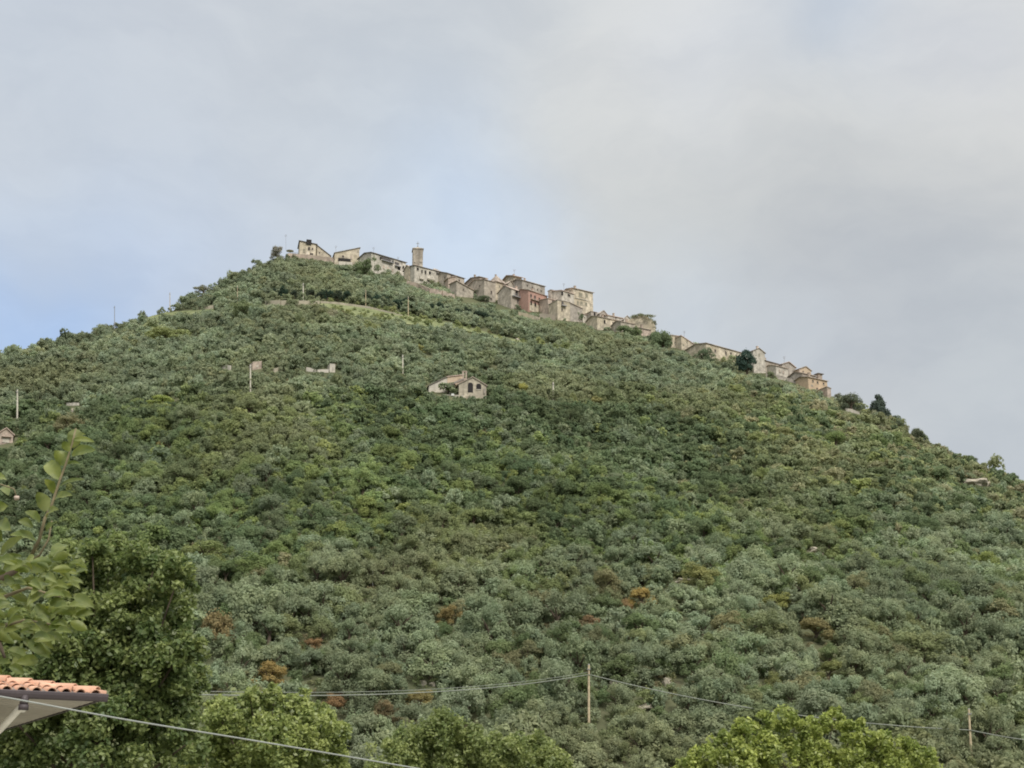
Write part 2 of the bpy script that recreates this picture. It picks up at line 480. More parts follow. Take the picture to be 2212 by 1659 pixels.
# --- bell tower
t = Bld('bell_tower', 'square buff stone bell tower with a low cap and a cross, tallest thing in village', 889.5, 891.5, 913.5, 582, 536, 8, 'stone', 'hip', 1.3, 'stone', over=0.32, dref=604, off=12, cat='tower', depth=4.6)
for x0, x1, y0, y1 in ((893.5, 898, 542, 569), (906, 911.5, 542, 569)):
    t.slotted('R', (x0 + x1) / 2, (y0 + y1) / 2, x1 - x0, y1 - y0, 'pilaster', 'stone', out=0.2, thick=0.3)
t.window('R', 902, 548, 3.2, 9, 'grey', arch=True)
t.slotted('R', 902, 538.6, 23, 1.0, 'cornice', 'stone', out=0.16, thick=0.26)
m = MB()
tc = t.P(t.wr / 2, t.wl / 2, t.h + 1.4)
m.tube([tc, tc + Vector((0, 0, 2.8))], 0.16, 0.1, 6); m.obox(tc + Vector((-0.7, -0.08, 1.8)), (1.4, 0, 0), (0, 0.16, 0), (0, 0, 0.18))
m.tube([tc + Vector((0, 0, -0.1)), tc + Vector((0, 0, 0.6))], 0.45, 0.2, 8)
m.build('cross', 'metal', t.root, local=False)
# --- long pale building with a row of windows
b = Bld('long_house', 'long pale building with a row of dark windows just below the bell tower', 891, 895, 957, 611, 573.5, 36, 'pale', 'gableL', 0.9, 'roof_dark', over=0.4, depth=9)
for x, y, w, h in ((902.3, 581.5, 4.6, 7), (911.5, 586.5, 2.6, 8), (919, 588.5, 3.4, 8.5), (928.5, 590, 4.6, 8), (944, 591, 3, 6)): b.window('R', x, y, w, h, 'dark')
b.slotted('R', 910, 601, 9, 7, 'awning', 'white', out=0.8, thick=0.9); b.slotted('R', 930, 606, 16, 4, 'awning', 'shutter_pale', out=0.8, thick=0.9)
b = Bld('stone_house', 'brown hip-roofed house peeping over the long pale building', 925, 936, 956, 592, 583, 40, 'grey', 'hip', 1.6, 'roof_grey', dref=611, off=14)
b = Bld('stone_house', 'stone house with a dark low gable roof right of the long pale building', 958, 966, 1003, 616, 590, 42, 'stone', 'gableL', 1.8, 'roof_dark', dref=625, off=4, depth=9)
b.window('L', 961, 600, 3, 6); b.window('R', 975, 597, 3, 5); b.window('R', 992, 606, 3, 4.5)
b = Bld('lean_to', 'tan lean-to with a slanting eave in front of the dark gabled house', 964, 968, 985, 621, 601, 25, 'pink', 'upR', 1.4, 'roof', dref=625, off=1, depth=4)
b = Bld('lean_to', 'stone lean-to with a long roof running down beside the big blank stone house', 980, 986, 1023, 640, 608, 38, 'stone', 'dnR', 2.0, 'roof', dref=640, depth=5)
b.window('R', 1001, 626, 3, 4)
b = Bld('stone_house', 'big blank grey stone house with tan gable roof right of the lean-to', 1003, 1046, 1070.5, 652, 604, 35, 'stone', 'gableL', 2.2, 'roof', over=0.4)
b.window('R', 1061.5, 632, 3.4, 8, 'shutter'); b.window('R', 1061, 646, 3, 6, 'shutter'); b.window('L', 1022, 628, 3, 6, 'grey'); b.window('L', 1036, 618, 2.6, 4, 'shutter')
b.chimney(3, 3)
b = Bld('stone_house', 'brown gabled house above and behind the big blank stone house', 1000, 1036, 1052, 612, 598, 35, 'pink', 'gableL', 1.5, 'roof', dref=640, off=16)
b = Bld('hip_roofed_house', 'cream house with a pyramid tile roof standing above the blank stone house', 1054, 1070, 1089.5, 647, 604.5, 40, 'cream', 'hip', 3.3, 'roof', dref=652, off=6, over=0.6)
b.window('R', 1079, 619, 3, 5, 'shutter_pale')
b = Bld('villa', 'pale yellow villa with a wide low gable roof at the skyline', 1084, 1110, 1127, 619, 596, 32, 'cream', 'gableL', 1.7, 'roof_pink', dref=660, off=22, over=0.9)
b.window('R', 1118, 603, 3.5, 5, 'shutter_pale'); b.window('L', 1100, 603, 4, 4, 'white')
b = Bld('long_house', 'long grey-brown house with roof falling to the right above red house', 1118, 1128, 1177, 632, 605, 38, 'grey', 'gableL', 1.6, 'roof', dref=662, off=13, depth=9)
for x, y in ((1139, 617), (1150, 621), (1161, 626), (1169, 629)): b.window('R', x, y, 3, 4.5)
b = Bld('stone_house', 'small stone house between the pyramid roof and the patched gable house', 1088, 1098, 1108, 634, 611, 38, 'stone', 'gableR', 1.2, 'roof', dref=658, off=8)
# --- patched gable house
b = Bld('gable_house', 'grey gable house with a white patch and dark doorway left of red house', 1075, 1104, 1140.5, 667, 623, 42, 'stone', 'gableL', 2.4, 'roof_pink', over=0.4)
b.slotted('R', 1108, 632, 6, 15, 'plaster_patch', 'white', out=0.03, thick=0.05)
b.slotted('R', 1116, 633, 5, 11, 'doorway', 'dark'); b.window('R', 1118.5, 650.5, 3.4, 8, 'shutter'); b.window('R', 1137, 636.5, 3.2, 7, 'shutter'); b.window('R', 1137.3, 653.5, 3.4, 8.5, 'shutter')
b.balcony('R', 1114, 642, 17, 1.8)
b.slotted('R', 1131.5, 669, 13, 7, 'garage_opening', 'dark'); b.slotted('R', 1131, 661.5, 17, 1.6, 'awning', 'shutter', out=1.0, thick=1.1)
b.chimney(1.0, 4.2, 1.6)
# --- red house
b = Bld('red_house', 'red plastered terrace house with four windows over a cream ground floor', 1140, 1141.5, 1182, 674, 626.5, 43, 'red', 'gableL', 1.6, 'roof', over=0.4, depth=9)
for x, y in ((1147, 639), (1155.5, 642), (1165, 647), (1174, 650)): b.window('R', x, y, 3.6, 8, 'shutter')
b.slotted('R', 1162, 668, 39, 20, 'ground_floor', 'cream', out=0.12, thick=0.2)
b.slotted('R', 1163, 651.5, 37, 1.6, 'ledge', 'pink', out=0.7, thick=0.8)
for x, y in ((1147, 655), (1155.8, 658), (1165, 662), (1174, 664)): b.slotted('R', x, y, 3.2, 9.5, 'window', 'dark', out=0.2)
# --- middle houses
b = Bld('stone_house', 'flat-topped grey stone house right of the red house', 1184, 1190, 1213, 668, 626.5, 32, 'grey', 'flat', 0, 'roof_grey', dref=684, off=8, over=0.25)
b.window('R', 1196, 634, 3.5, 6, 'shutter'); b.window('R', 1206, 637, 3, 5, 'shutter'); b.slotted('L', 1187, 633, 4.5, 12, 'plaster_patch', 'white', out=0.03, thick=0.05)
b = Bld('stone_house', 'small pinkish house with a bright white doorway right of red house', 1178, 1184, 1206, 678, 645, 36, 'pink', 'upL', 1.0, 'roof_pink', dref=682, off=1, depth=6, over=0.3)
b.slotted('R', 1188, 662, 4.5, 13, 'door', 'white'); b.window('R', 1194, 651, 3, 5)
b = Bld('stone_house', 'house with a pink shed roof over a white loggia beside the tall block', 1210, 1213.5, 1240, 652, 627.5, 40, 'pale', 'upL', 1.6, 'roof_pink', dref=690, off=6, depth=7, over=0.4)
b.slotted('R', 1214.5, 634, 4, 9, 'window', 'dark'); b.window('R', 1229, 638, 6, 5, 'dark')
b = Bld('stone_house', 'yellow stone house with a small dark balcony below the pink shed roof', 1199, 1204.5, 1231.5, 691, 648, 30, 'cream', 'flat', 0, 'roof_grey', over=0.2, depth=7)
b.window('R', 1215, 654.5, 5, 7, 'shutter'); b.window('R', 1214, 669, 3, 6, 'shutter'); b.balcony('R', 1217, 661.5, 11, 1.8)
t = Bld('apartment_block', 'tall cream block with large pale shutters, highest house right of the red one', 1230, 1238.5, 1281, 680, 622.5, 33, 'cream', 'gableL', 1.0, 'roof', dref=690, off=7, depth=9, over=0.5)
for x, y, w in ((1254, 636.5, 8), (1267, 638, 5.5)): t.window('R', x, y, w, 9, 'shutter_pale')
for x, y, w in ((1248, 654, 4), (1256, 655, 5), (1266, 657, 5)): t.window('R', x, y, w, 8, 'shutter_pale')
t.slotted('R', 1256, 646.5, 31, 1.6, 'ledge', 'pale', out=0.25, thick=0.35)
b = Bld('lean_to', 'grey stone lean-to with a dark eave at foot of the tall cream block', 1231, 1232, 1258, 694, 655, 33, 'grey', 'dnR', 1.2, 'roof', over=0.3, depth=5)
b = Bld('stone_house', 'tiny whitewashed hut at the right foot of the tall cream block', 1254, 1259, 1268, 697, 678, 30, 'white', 'dnR', 0.5, 'roof_pink', over=0.3, depth=4)
b.window('R', 1263, 686, 2, 3)
b = Bld('stone_house', 'narrow grey stone house with a dark slit just below the tall block', 1272, 1277, 1290, 702, 673, 30, 'grey', 'flat', 0, 'roof', over=0.2, depth=6)
b.slotted('R', 1284.5, 683, 4, 18, 'gap', 'dark')
b = Bld('long_house', 'yellowish farmhouse with a long sloping tan roof below the tall block', 1289, 1290.5, 1342, 713, 683.5, 31, 'cream', 'gableL', 1.3, 'roof', over=0.4, depth=8)
b.window('R', 1306, 695.5, 4, 9, 'dark'); b.window('R', 1325, 698.5, 5, 6, 'shutter'); b.window('R', 1315, 709, 3, 5, 'shutter')
b = Bld('stone_house', 'grey gable-roofed house rising behind the yellowish farmhouse', 1284, 1296, 1312, 690, 677, 34, 'grey', 'gableR', 1.6, 'roof_grey', dref=713, off=9, over=0.3)
b.window('R', 1303, 680.5, 2.6, 4.5, 'dark')
b = Bld('long_house', 'low terrace with pink tiles between the gable house and overgrown ruin', 1310, 1313, 1350, 696, 681, 30, 'pale', 'gableL', 1.0, 'roof_pink', dref=718, off=8, over=0.4, depth=7)
b.window('R', 1330, 687, 3, 4)
b = Bld('stone_house', 'stone terrace house half hidden by scrub left of the overgrown ruin', 1340, 1341.5, 1374, 722, 694.5, 30, 'stone', 'gableL', 1.1, 'roof', over=0.3, depth=7, clear=False)
b = Bld('stone_house', 'house with a white gable triangle between the pink terrace and ruin', 1340, 1348, 1362, 703, 689, 20, 'white', 'gableR', 1.5, 'roof_grey', dref=720, off=6, over=0.3)
b = Bld('garden_house', 'low pink-walled shed with a dark eave under the overgrown ruin', 1375, 1376.5, 1406, 724, 708, 28, 'pink', 'gableL', 0.7, 'roof_dark', over=0.3, depth=5)
b = Bld('stone_house', 'two-part cream house with a dark pipe left of the long barn', 1448, 1450, 1472, 752, 724.5, 20, 'cream', 'flat', 0.5, 'roof', over=0.3, depth=8)
b.window('R', 1461, 729, 7, 2.4, 'shutter', False); b.window('R', 1458, 740, 3, 4.5, 'shutter_pale')
b.slotted('R', 1470.3, 731, 2.2, 13, 'pipe', 'red')
b = Bld('stone_house', 'cream house with its roof falling right, beside the long barn', 1471, 1472.5, 1499, 756, 726, 30, 'cream', 'dnR', 2.4, 'roof_pink', over=0.3, depth=8)
b.window('R', 1484, 738, 3, 5, 'shutter_pale'); b.window('R', 1476, 745, 3.4, 6, 'shutter_pale', arch=True)
# --- lower village
b = Bld('long_house', 'long barn-like stone house between the round bush and dark pine', 1499, 1527, 1605, 781, 741.5, 38, 'cream', 'gableL', 1.0, 'roof', over=0.4, depth=11, cpad=8)
for x, y, w, h in ((1545, 758, 4, 7), (1568, 763, 3.4, 9), (1579, 765, 4, 8), (1590, 769, 3.4, 6)): b.window('R', x, y, w, h, 'shutter')
b.window('R', 1563, 775, 9, 4, 'shutter', False); b.window('R', 1567, 781, 4, 7, 'shutter_pale'); b.window('R', 1586, 777, 8, 2, 'shutter', False)
b = Bld('tall_house', 'tall narrow pale house with a gable behind the dark pine', 1608, 1629, 1653, 806, 757.5, 32, 'pale', 'gableR', 1.4, 'roof_grey', over=0.35)
b.window('R', 1640, 766, 3, 5, 'shutter_pale')
b = Bld('stone_house', 'grey house with a stepped roof line right of the dark pine', 1652, 1654, 1682, 806, 779, 38, 'stone', 'gableL', 1.0, 'roof_dark', over=0.35, depth=7)
b.slotted('R', 1675, 797, 5, 12, 'doorway', 'dark'); b.window('R', 1664, 797, 6, 6, 'grey', False)
b = Bld('stone_house', 'whitish low house with tan roof stepping down in the lower village', 1675, 1677, 1702, 812, 790, 36, 'pale', 'gableL', 1.0, 'roof', over=0.35, depth=7)
for x, y in ((1684, 801), (1692, 804)): b.window('R', x, y, 3, 6, 'pink')
b = Bld('stone_house', 'house with a broad brown gable roof on the lower village skyline', 1666, 1690, 1718, 800, 786.5, 38, 'grey', 'gableR', 1.5, 'roof_pink', dref=815, off=10, over=0.4)
b = Bld('stone_house', 'peach house with a tan gable behind the last houses of village', 1714, 1730, 1752, 812, 796, 34, 'peach', 'gableR', 1.2, 'roof', dref=830, off=10, over=0.35)
b.window('R', 1735, 803, 3, 4)
b = Bld('stone_house', 'grey house with a wide low gable left of the orange house', 1700, 1735, 1762, 832, 806, 34, 'grey', 'gableL', 1.3, 'roof', over=0.4, dref=834, cpad=7)
b.window('L', 1727, 816, 4, 6, 'dark'); b.balcony('L', 1729, 826, 8, 2.0); b.window('L', 1712, 820, 2.6, 4, 'shutter')
b = Bld('orange_house', 'orange plastered house of two storeys at the right end of village', 1744, 1747, 1787, 843, 814.5, 33, 'orange', 'gableL', 0.9, 'roof', over=0.45, depth=8, cpad=5)
for x, y in ((1756, 823), (1766, 826), (1779, 829)): b.window('R', x, y, 3.6, 5, 'shutter')
for x, y in ((1765, 840), (1778, 843)): b.window('R', x, y, 3.4, 5, 'shutter')
b.window('R', 1754, 833, 5, 4, 'grey', False)
b = Bld('chimney_house', 'small brown square house block behind the orange house', 1762, 1768, 1776, 815, 807.5, 30, 'pink', 'flat', 0, 'roof_dark', dref=845, off=7, over=0.5)
b = Bld('garden_house', 'pinkish annex stuck on the right end of the orange house', 1786, 1787.5, 1795, 856, 836, 25, 'pink', 'dnR', 0.4, 'roof', over=0.2, depth=5)

# --- the farmhouse in the middle of the slope
d_farm = ground_d(1012, 862)
FH = []
w1 = Bld('farmhouse', 'pale stone farmhouse with two dark arched openings alone in the middle of the slope', 980, 991, 1050.5, 858, 829.5, 12, 'farm', 'gableR', 2.3, 'roof', dabs=d_farm, over=0.35, dl=9, cat='farmhouse', clear=False)
w1.window('R', 1016.2, 837, 11.5, 23.5, 'dark', arch=True); w1.window('R', 1034, 835, 11, 14, 'dark', arch=True)
w1.slotted('R', 1034, 841.8, 11, 1.4, 'sill', 'white', out=0.15, thick=0.2)
w1.slotted('R', 1046, 845, 3, 13, 'buttress', 'grey', out=0.3, thick=0.3)
def attach(bl, root):
    """makes a built block a part of another building"""
    off = bl.root.location - root.location
    for c in list(bl.root.children):
        c.parent = root
        c.location = c.location + off
    bpy.data.objects.remove(bl.root)
w2 = Bld('peach_block', None, 964.5, 966, 1001, 852, 814.5, 16, 'peach', 'upR', 1.0, 'roof_pink', dabs=d_farm + 3.6, over=0.3, depth=7, cat=None, clear=False)
w2.window('R', 977, 827.5, 5, 3.4, 'white', False)
w3 = Bld('left_wing', None, 924, 926.5, 966, 850, 833, 12, 'white', 'upR', 3.0, 'roof_dark', dabs=d_farm + 2.6, over=0.35, depth=7, cat=None, clear=False)
w3.window('R', 951, 838, 3.4, 4, 'grey')
for w in (w2, w3): attach(w, w1.root)
m = MB()      # porch roof, its post and the bell gable
P = w1.P
def fp(px, py, d): return at(px, py, d) - w1.root.location
pa, pb, pc, pd = fp(964.5, 836.5, d_farm + 0.5), fp(1002, 820.5, d_farm + 0.3), fp(1003, 817.5, d_farm + 3.2), fp(966, 833, d_farm + 3.4)
m.slab([pa, pb, pc, pd], 0.25)
m.build('porch_roof', 'roof_dark', w1.root, local=False)
m = MB(); m.obox(fp(967.5, 850, d_farm + 3.2), (2.3, 0.1, 0), (0, 0.12, 0), (0, 0, 2.0)); m.build('porch_shade', 'dark', w1.root, local=False)  # dark panel painting the shade under the porch roof
m = MB(); q = fp(970, 852, d_farm + 2.3); m.obox(q, (2.0, 0, 0), (0, 0.2, 0), (0, 0, 0.75)); m.build('porch_parapet', 'white', w1.root, local=False)
m = MB(); q = fp(998.5, 830, d_farm + 2.2)
hg = at(0, 803, d_farm + 2.2).z - at(0, 830, d_farm + 2.2).z
m.obox(q, (0.45, 0, 0), (0, 0.8, 0), (0, 0, hg)); m.obox(q + Vector((0.95, 0, 0)), (0.4, 0, 0), (0, 0.8, 0), (0, 0, hg))
m.obox(q + Vector((0.45, 0, 0)), (0.5, 0, 0), (0, 0.8, 0), (0, 0, hg * 0.5)); m.obox(q + Vector((-0.1, -0.1, hg)), (1.55, 0, 0), (0, 1.0, 0), (0, 0, 0.22))
m.build('chimney', 'pink', w1.root, local=False)
m = MB()
for i in range(6):
    q = fp(1014 + i * 1.6, 852 + i * 2.0, d_farm - 0.2 - i * 0.35)
    m.obox(q, (1.5, 0, 0), (0, 0.5, 0), (0, 0, 0.25))
    m.obox(q + Vector((0, 0, -1)), (1.5, 0, 0), (0, 0.5, 0), (0, 0, 1))
m.build('steps', 'rock', w1.root, local=False)
m = MB(); q = fp(962, 857, d_farm - 0.3); m.obox(q, (5.2, 0.5, 0), (0, 0.4, 0), (0, 0, 0.7)); m.build('terrace_wall', 'pale', w1.root, local=False)
CLEAR += [(924, 815, 945, 844, d_farm + 0.5), (945, 805, 985, 851, d_farm + 0.5), (985, 805, 1051, 854, d_farm + 0.5)]
m = MB(); q = at(975, 854.5, d_farm - 0.8); m.obox(q, (0.8, 0, 0), (0, 0.6, 0), (0, 0, 0.55)); m.obox(q + Vector((-.05, -.05, 0.55)), (0.9, 0, 0), (0, .7, 0), (0, 0, 0.07))
tag(m.build('water_tank', 'white_cloth'), 'small white box on the terrace in front of the farmhouse', 'tank')

# --- left edge house and the ruined walls
b = Bld('hut', 'brown-roofed hut with a white shuttered window at the left edge', -12, -6, 28, 962, 936, 20, 'pink', 'gableR', 1.5, 'roof_pink', over=0.4, dl=5)
b.window('R', 13, 951, 13, 9, 'white'); b.slotted('R', 14, 943.5, 20, 2.2, 'awning', 'roof_pink', out=0.7, thick=0.8)
def ruin(name, label, segs, mat, cat, thick=0.5):
    """stone wall following the ground through photo points (x, y base, height in photo units)"""
    g0 = ground(segs[0][0], segs[0][1])
    root = None
    m = MB()
    for (xa, ya, ha), (xb, yb, hb) in zip(segs[:-1], segs[1:]):
        ga, gb = ground(xa, ya), ground(xb, yb)
        for k in range(4):
            p, q = ga.lerp(gb, k / 4), ga.lerp(gb, (k + 1) / 4)
            h = (ha + (hb - ha) * (k + 0.5) / 4 + random.uniform(-0.5, 0.5)) * ga.y / F
            n = (q - p).cross(Vector((0, 0, 1))).normalized() * thick
            p = p - Vector((0, 0, 1.0)); q = q - Vector((0, 0, 1.0))
            m.obox(p, q - p, n, (0, 0, h + 1.0))
        for k in range(4):
            f0, f1 = k / 4, (k + 1) / 4
            yy, hh = ya + (yb - ya) * (f0 + f1) / 2, ha + (hb - ha) * (f0 + f1) / 2
            CLEAR.append((xa + (xb - xa) * f0, yy - hh, xa + (xb - xa) * f1, yy - hh * 0.45, ga.y - 1))
    o = m.build(name, mat)
    return tag(o, label, cat)
ruin('ruined_wall', 'short broken white wall left of the brown roofless ruin', [(480, 797, 9), (500, 798, 9)], 'pale', 'wall')
ruin('dry_stone_wall', 'broken pale wall piece between the ruin and the long white wall', [(590, 803, 7), (606, 800, 9), (622, 798, 6)], 'road_stone', 'wall')
b = Bld('ruined_house', 'roofless brown stone ruin behind the left middle pole', 538, 545, 565, 800, 783, 25, 'pink', 'upR', 0.6, 'pink', over=0.0, dl=4)
b.window('R', 556, 791, 4, 5, 'white', False)
b = Bld('garden_house', 'white cubic hut at the right end of the long low white wall', 709, 712, 724, 804, 787, 20, 'white', 'flat', 0, 'white', over=0.05, dl=3.5)
b.window('R', 719, 796, 3.4, 8, 'grey', False)
ruin('garden_wall', 'long low white wall on the slope ending at a cubic hut', [(662, 801, 8), (685, 804, 5), (709, 804, 6)], 'white', 'wall')
ruin('garden_wall', 'small pale wall end above a dusty path, upper left', [(146, 875, 4), (172, 875, 5)], 'pale', 'wall')
# road along the slope below the village
ruin('retaining_wall', 'cream roadside wall below the dark hedge, left of the pale meadow', [(574, 660, 11), (606, 659, 11), (650, 658, 9), (690, 658, 9)], 'road_stone', 'wall')
ruin('retaining_wall', 'short cream wall at the left end of the hillside road', [(425, 671, 7), (461, 667, 8)], 'road_stone', 'wall')
ruin('retaining_wall', 'curving cream wall along the upper edge of the pale meadow', [(690, 656, 6), (740, 660, 6), (800, 668, 5), (870, 684, 3)], 'road_stone', 'wall')
ruin('terrace_wall', 'pinkish stone wall under the terrace of the hilltop house', [(621, 559, 14), (650, 560, 12), (685, 562, 11), (722, 568, 12)], 'pink', 'wall')
ruin('retaining_wall', 'pinkish ruined retaining wall below the pale building with many windows', [(880, 615, 10), (905, 623, 11), (930, 634, 12), (955, 640, 14), (981, 644, 8)], 'pink', 'wall')
ruin('retaining_wall', 'pale sloping wall below the red house', [(1121, 681, 8), (1142, 686, 9), (1166, 694, 9)], 'cream', 'wall')
ruin('terrace_wall', 'pale wall under the round bush right of the orange house', [(1826, 888, 7), (1842, 891, 6), (1857, 895, 5)], 'pale', 'wall')
ruin('dry_stone_wall', 'low stone wall between the red house and yellow balcony house', [(1166, 686, 9), (1180, 688, 11), (1200, 691, 11)], 'stone', 'wall')
ruin('dry_stone_wall', 'grey wall tying the tall narrow house to the lower houses', [(1655, 814, 8), (1690, 820, 8), (1740, 836, 9)], 'grey', 'wall')

# overgrown ruin
dr = ground_d(1385, 722) + 2
m = MB()
prof = [(1349, 720), (1349, 700), (1360, 690), (1372, 684), (1385, 681), (1398, 684), (1408, 692), (1415, 703), (1417, 722)]
fr = [at(x, y, dr) for x, y in prof]; bk = [p + Vector((0, 7, -0.6)) for p in fr]
n_ = len(fr)
m.add(fr + bk, [tuple(range(n_)), tuple(range(n_, 2 * n_))[::-1]] + [(i, i + 1, n_ + i + 1, n_ + i) for i in range(n_ - 1)])
tag(m.build('ruined_tower', 'cream'), 'round-topped cream ruin overgrown with ivy in the middle of the village', 'ruin')
CLEAR.append((1378, 686, 1414, 716, dr - 0.5))

# pale rocks
def rock(px, py, w, h, label, name='boulder', mat='rock'):
    import bmesh
    g = ground(px, py)
    bm = bmesh.new()
    bmesh.ops.create_icosphere(bm, subdivisions=3, radius=1.0)
    s = g.y / F
    sd = random.random() * 50
    for v in bm.verts:
        k = 1 + 0.45 * noise.noise(v.co * 1.3 + Vector((sd, 0, 0))) + 0.18 * noise.noise(v.co * 4 + Vector((sd, 9, 0)))
        v.co = Vector((v.co.x * k * w * s / 2, v.co.y * k * w * s / 2, v.co.z * k * h * s))
    me = bpy.data.meshes.new(name)
    bm.to_mesh(me); bm.free()
    me.materials.append(M[mat])
    o = bpy.data.objects.new(name, me)
    o.location = g
    col.objects.link(o)
    CLEAR.append((px - w * 0.3, py - h * 0.9, px + w * 0.3, py - h * 0.3, g.y - 1))
    tag(o, label, 'rock')
rock(912, 1478, 18, 9, 'pale rounded boulder above the wires left of the lower wooden pole')
rock(934, 1480, 12, 7, 'smaller pale rock right of the rounded boulder above the wires')
rock(1762, 1193, 40, 9, 'wide pale limestone outcrop in the scrub on the right slope')
rock(1797, 1208, 14, 8, 'small pale rock just right of the limestone outcrop')
rock(1442, 1478, 20, 16, 'upright pale rock right of the lower wooden pole')
rock(1395, 1528, 34, 8, 'flat pale rock below the wire right of the lower pole')
rock(1325, 1475, 18, 8, 'pale stone right beside the wooden pole among olives')
rock(1475, 1258, 36, 8, 'pale stone bank below yellow bush on the right half')
rock(2102, 1047, 62, 15, 'largest pale bare rock bank, alone on the far right slope')
CLEAR.append((2080, 1030, 2128, 1042, ground_d(2102, 1047) - 2))
rock(2130, 1052, 24, 12, 'smaller pale rock at the right foot of the far right rock bank')
rock(158, 890, 12, 8, 'bare dusty bank below the small wall end, upper left')
rock(1118, 735, 12, 4, 'light stone at the lower edge of the pale meadow')
m = MB(); q = ground(805, 1268); m.tube([q, q + Vector((0, 0, 2.9))], 0.06, 0.06, 6); m.obox(q + Vector((-.16, -.1, 2.2)), (.32, 0, 0), (0, .2, 0), (0, 0, .75))
tag(m.build('white_post', 'white_cloth'), 'small white post sticking up among the olives at mid left', 'post')
CLEAR.append((799, 1248, 811, 1262, q.y))

# ------------------------------------------------------------------ poles and wires
POLES = []
def pole(px, ytop, ybase, label, mat='concrete_pole', r=0.25, lean=0.0, clear=True, name='utility_pole', trim=3):
    g = ground(px, ybase)
    top = at(px + lean, ytop, g.y)
    root = empty(name, g, label, 'pole', 'utility poles on the hillside')
    m = MB(); m.tube([g - Vector((0, 0, 0.5)), g.lerp(top, 0.5), top], r, r * 0.72, 10)
    m.build('post', mat, root)
    m = MB(); m.tube([top - Vector((0, 0, 0.02)), top + Vector((0, 0, 0.12))], r * 0.8, r * 0.4, 8)
    m.obox(top + Vector((-0.28, -r - 0.06, -0.75)), (0.56, 0, 0), (0, 0.1, 0), (0, 0, 0.1))
    for sx in (-0.24, 0.18): m.obox(top + Vector((sx, -r - 0.05, -0.65)), (0.06, 0, 0), (0, 0.06, 0), (0, 0, 0.16))
    m.build('bracket', 'metal', root)
    if clear: CLEAR.append((px - 2.5, ytop, px + 2.5, ybase - trim, g.y - 0.3))
    POLES.append((g, top))
    return top
pt = pole(1272, 1436, 1574, 'sunlit wooden pole carrying the wires in the lower middle of slope', 'wood_pole', 0.2, 0, trim=12)
pr = pole(2099, 1532, 1650, 'leaning weathered wooden pole near the lower right corner', 'wood_pole', 0.2, -6, trim=16)
pole(541, 788, 846, 'pale pole in front of the roofless ruin, left of middle')
pole(870, 767, 808, 'pale pole on the slope to the left of the farmhouse')
pole(1195, 826, 864, 'pale pole on the slope to the right of the farmhouse')
pole(37.5, 842, 905, 'pale pole near the left edge of the photo')
pole(247.5, 661, 712, 'dark-looking pole standing against the sky on left skyline', 'metal', 0.15)
pole(367, 632, 676, 'pole half hidden by shrubs on the upper left ridge', 'wood_pole', 0.15)
pole(513, 617, 662, 'brownish pole at the left end of the hillside road', 'wood_pole', 0.15)
pole(655, 612, 655, 'pale pole standing above the cream roadside wall')
pole(790, 626, 664, 'pole in front of the dark hedge above the meadow', 'wood_pole', 0.16)
pole(882, 641, 684, 'right pole of the hillside road at the edge of meadow', 'wood_pole', 0.17)
def wire(name, label, pts, r, mat, n=8):
    m = MB()
    out = []
    k = len(pts)
    for i in range(k - 1):
        p0, p1, p2, p3 = pts[max(0, i - 1)], pts[i], pts[i + 1], pts[min(k - 1, i + 2)]
        for j in range(n):
            t = j / n
            out.append(0.5 * ((2 * p1) + (p2 - p0) * t + (2 * p0 - 5 * p1 + 4 * p2 - p3) * t * t + (3 * p1 - p0 - 3 * p2 + p3) * t ** 3))
    out.append(pts[-1])
    m.tube(out, r, r, 6)
    return tag(m.build(name, mat, smooth=True), label, 'cable', 'overhead cables')
def span(a, b, sag, n=14):
    return [a.lerp(b, i / n) - Vector((0, 0, sag * 4 * (i / n) * (1 - i / n))) for i in range(n + 1)]
pt1 = at(1272, 1457, pt.y - 0.2)
pe = at(300, 1497, 118)
wire('overhead_cable', 'thick overhead cable from the lower wooden pole towards the left foreground', span(pt1, pe, 1.25), 0.055, 'cable', 2)
wire('overhead_cable', 'thin second cable just above the thick one left of lower pole', span(at(1272, 1452, pt.y - 0.2), at(300, 1489, 118), 1.25), 0.03, 'cable', 2)
pr1 = at(2096, 1577, pr.y - 0.2)
wire('overhead_cable', 'overhead cable between the lower wooden pole and the leaning right pole', span(pt1, pr1, 1.5), 0.065, 'cable', 2)
wire('overhead_cable', 'overhead cable leaving the leaning pole through the right edge', span(pr1, at(2420, 1612, pr.y - 12), 0.6), 0.065, 'cable', 2)
wire('overhead_cable', 'pale near cable crossing in front of the tiled roof at lower left',
     [at(-220, 1470, 12.0), at(0, 1504.5, 12.6), at(275, 1555, 13.6), at(550, 1600, 14.6), at(890, 1658, 16), at(1300, 1728, 18)], 0.007, 'cable_near', 12)

# ------------------------------------------------------------------ terrace furniture, masts and antennas
g = at(626, 552, ground_d(626, 560) + 3)
root = empty('parasol', g, 'white open parasol on the terrace left of the hilltop house', 'parasol')
m = MB(); m.tube([g - Vector((0, 0, 1.5)), g + Vector((0, 0, 2.6))], 0.05, 0.05, 6); m.build('pole', 'metal', root)
m = MB()
hub = g + Vector((0, 0, 2.9)); rim = [g + Vector((1.75 * math.cos(i * math.pi / 4), 1.75 * math.sin(i * math.pi / 4), 2.15)) for i in range(8)]
m.add([hub] + rim, [(0, 1 + i, 1 + (i + 1) % 8) for i in range(8)])
m.add([hub - Vector((0, 0, 0.06))] + [p - Vector((0, 0, 0.06)) for p in rim], [(0, 1 + (i + 1) % 8, 1 + i) for i in range(8)])
m.build('canopy', 'white_cloth', root)
m = MB()
for i in range(9):
    p = at(632 + i * 1.7, 551, g.y - 1.5); m.tube([p, p + Vector((0, 0, 1.3))], 0.035, 0.035, 4)
a_, b_ = at(632, 551, g.y - 1.5), at(646, 551, g.y - 1.5)
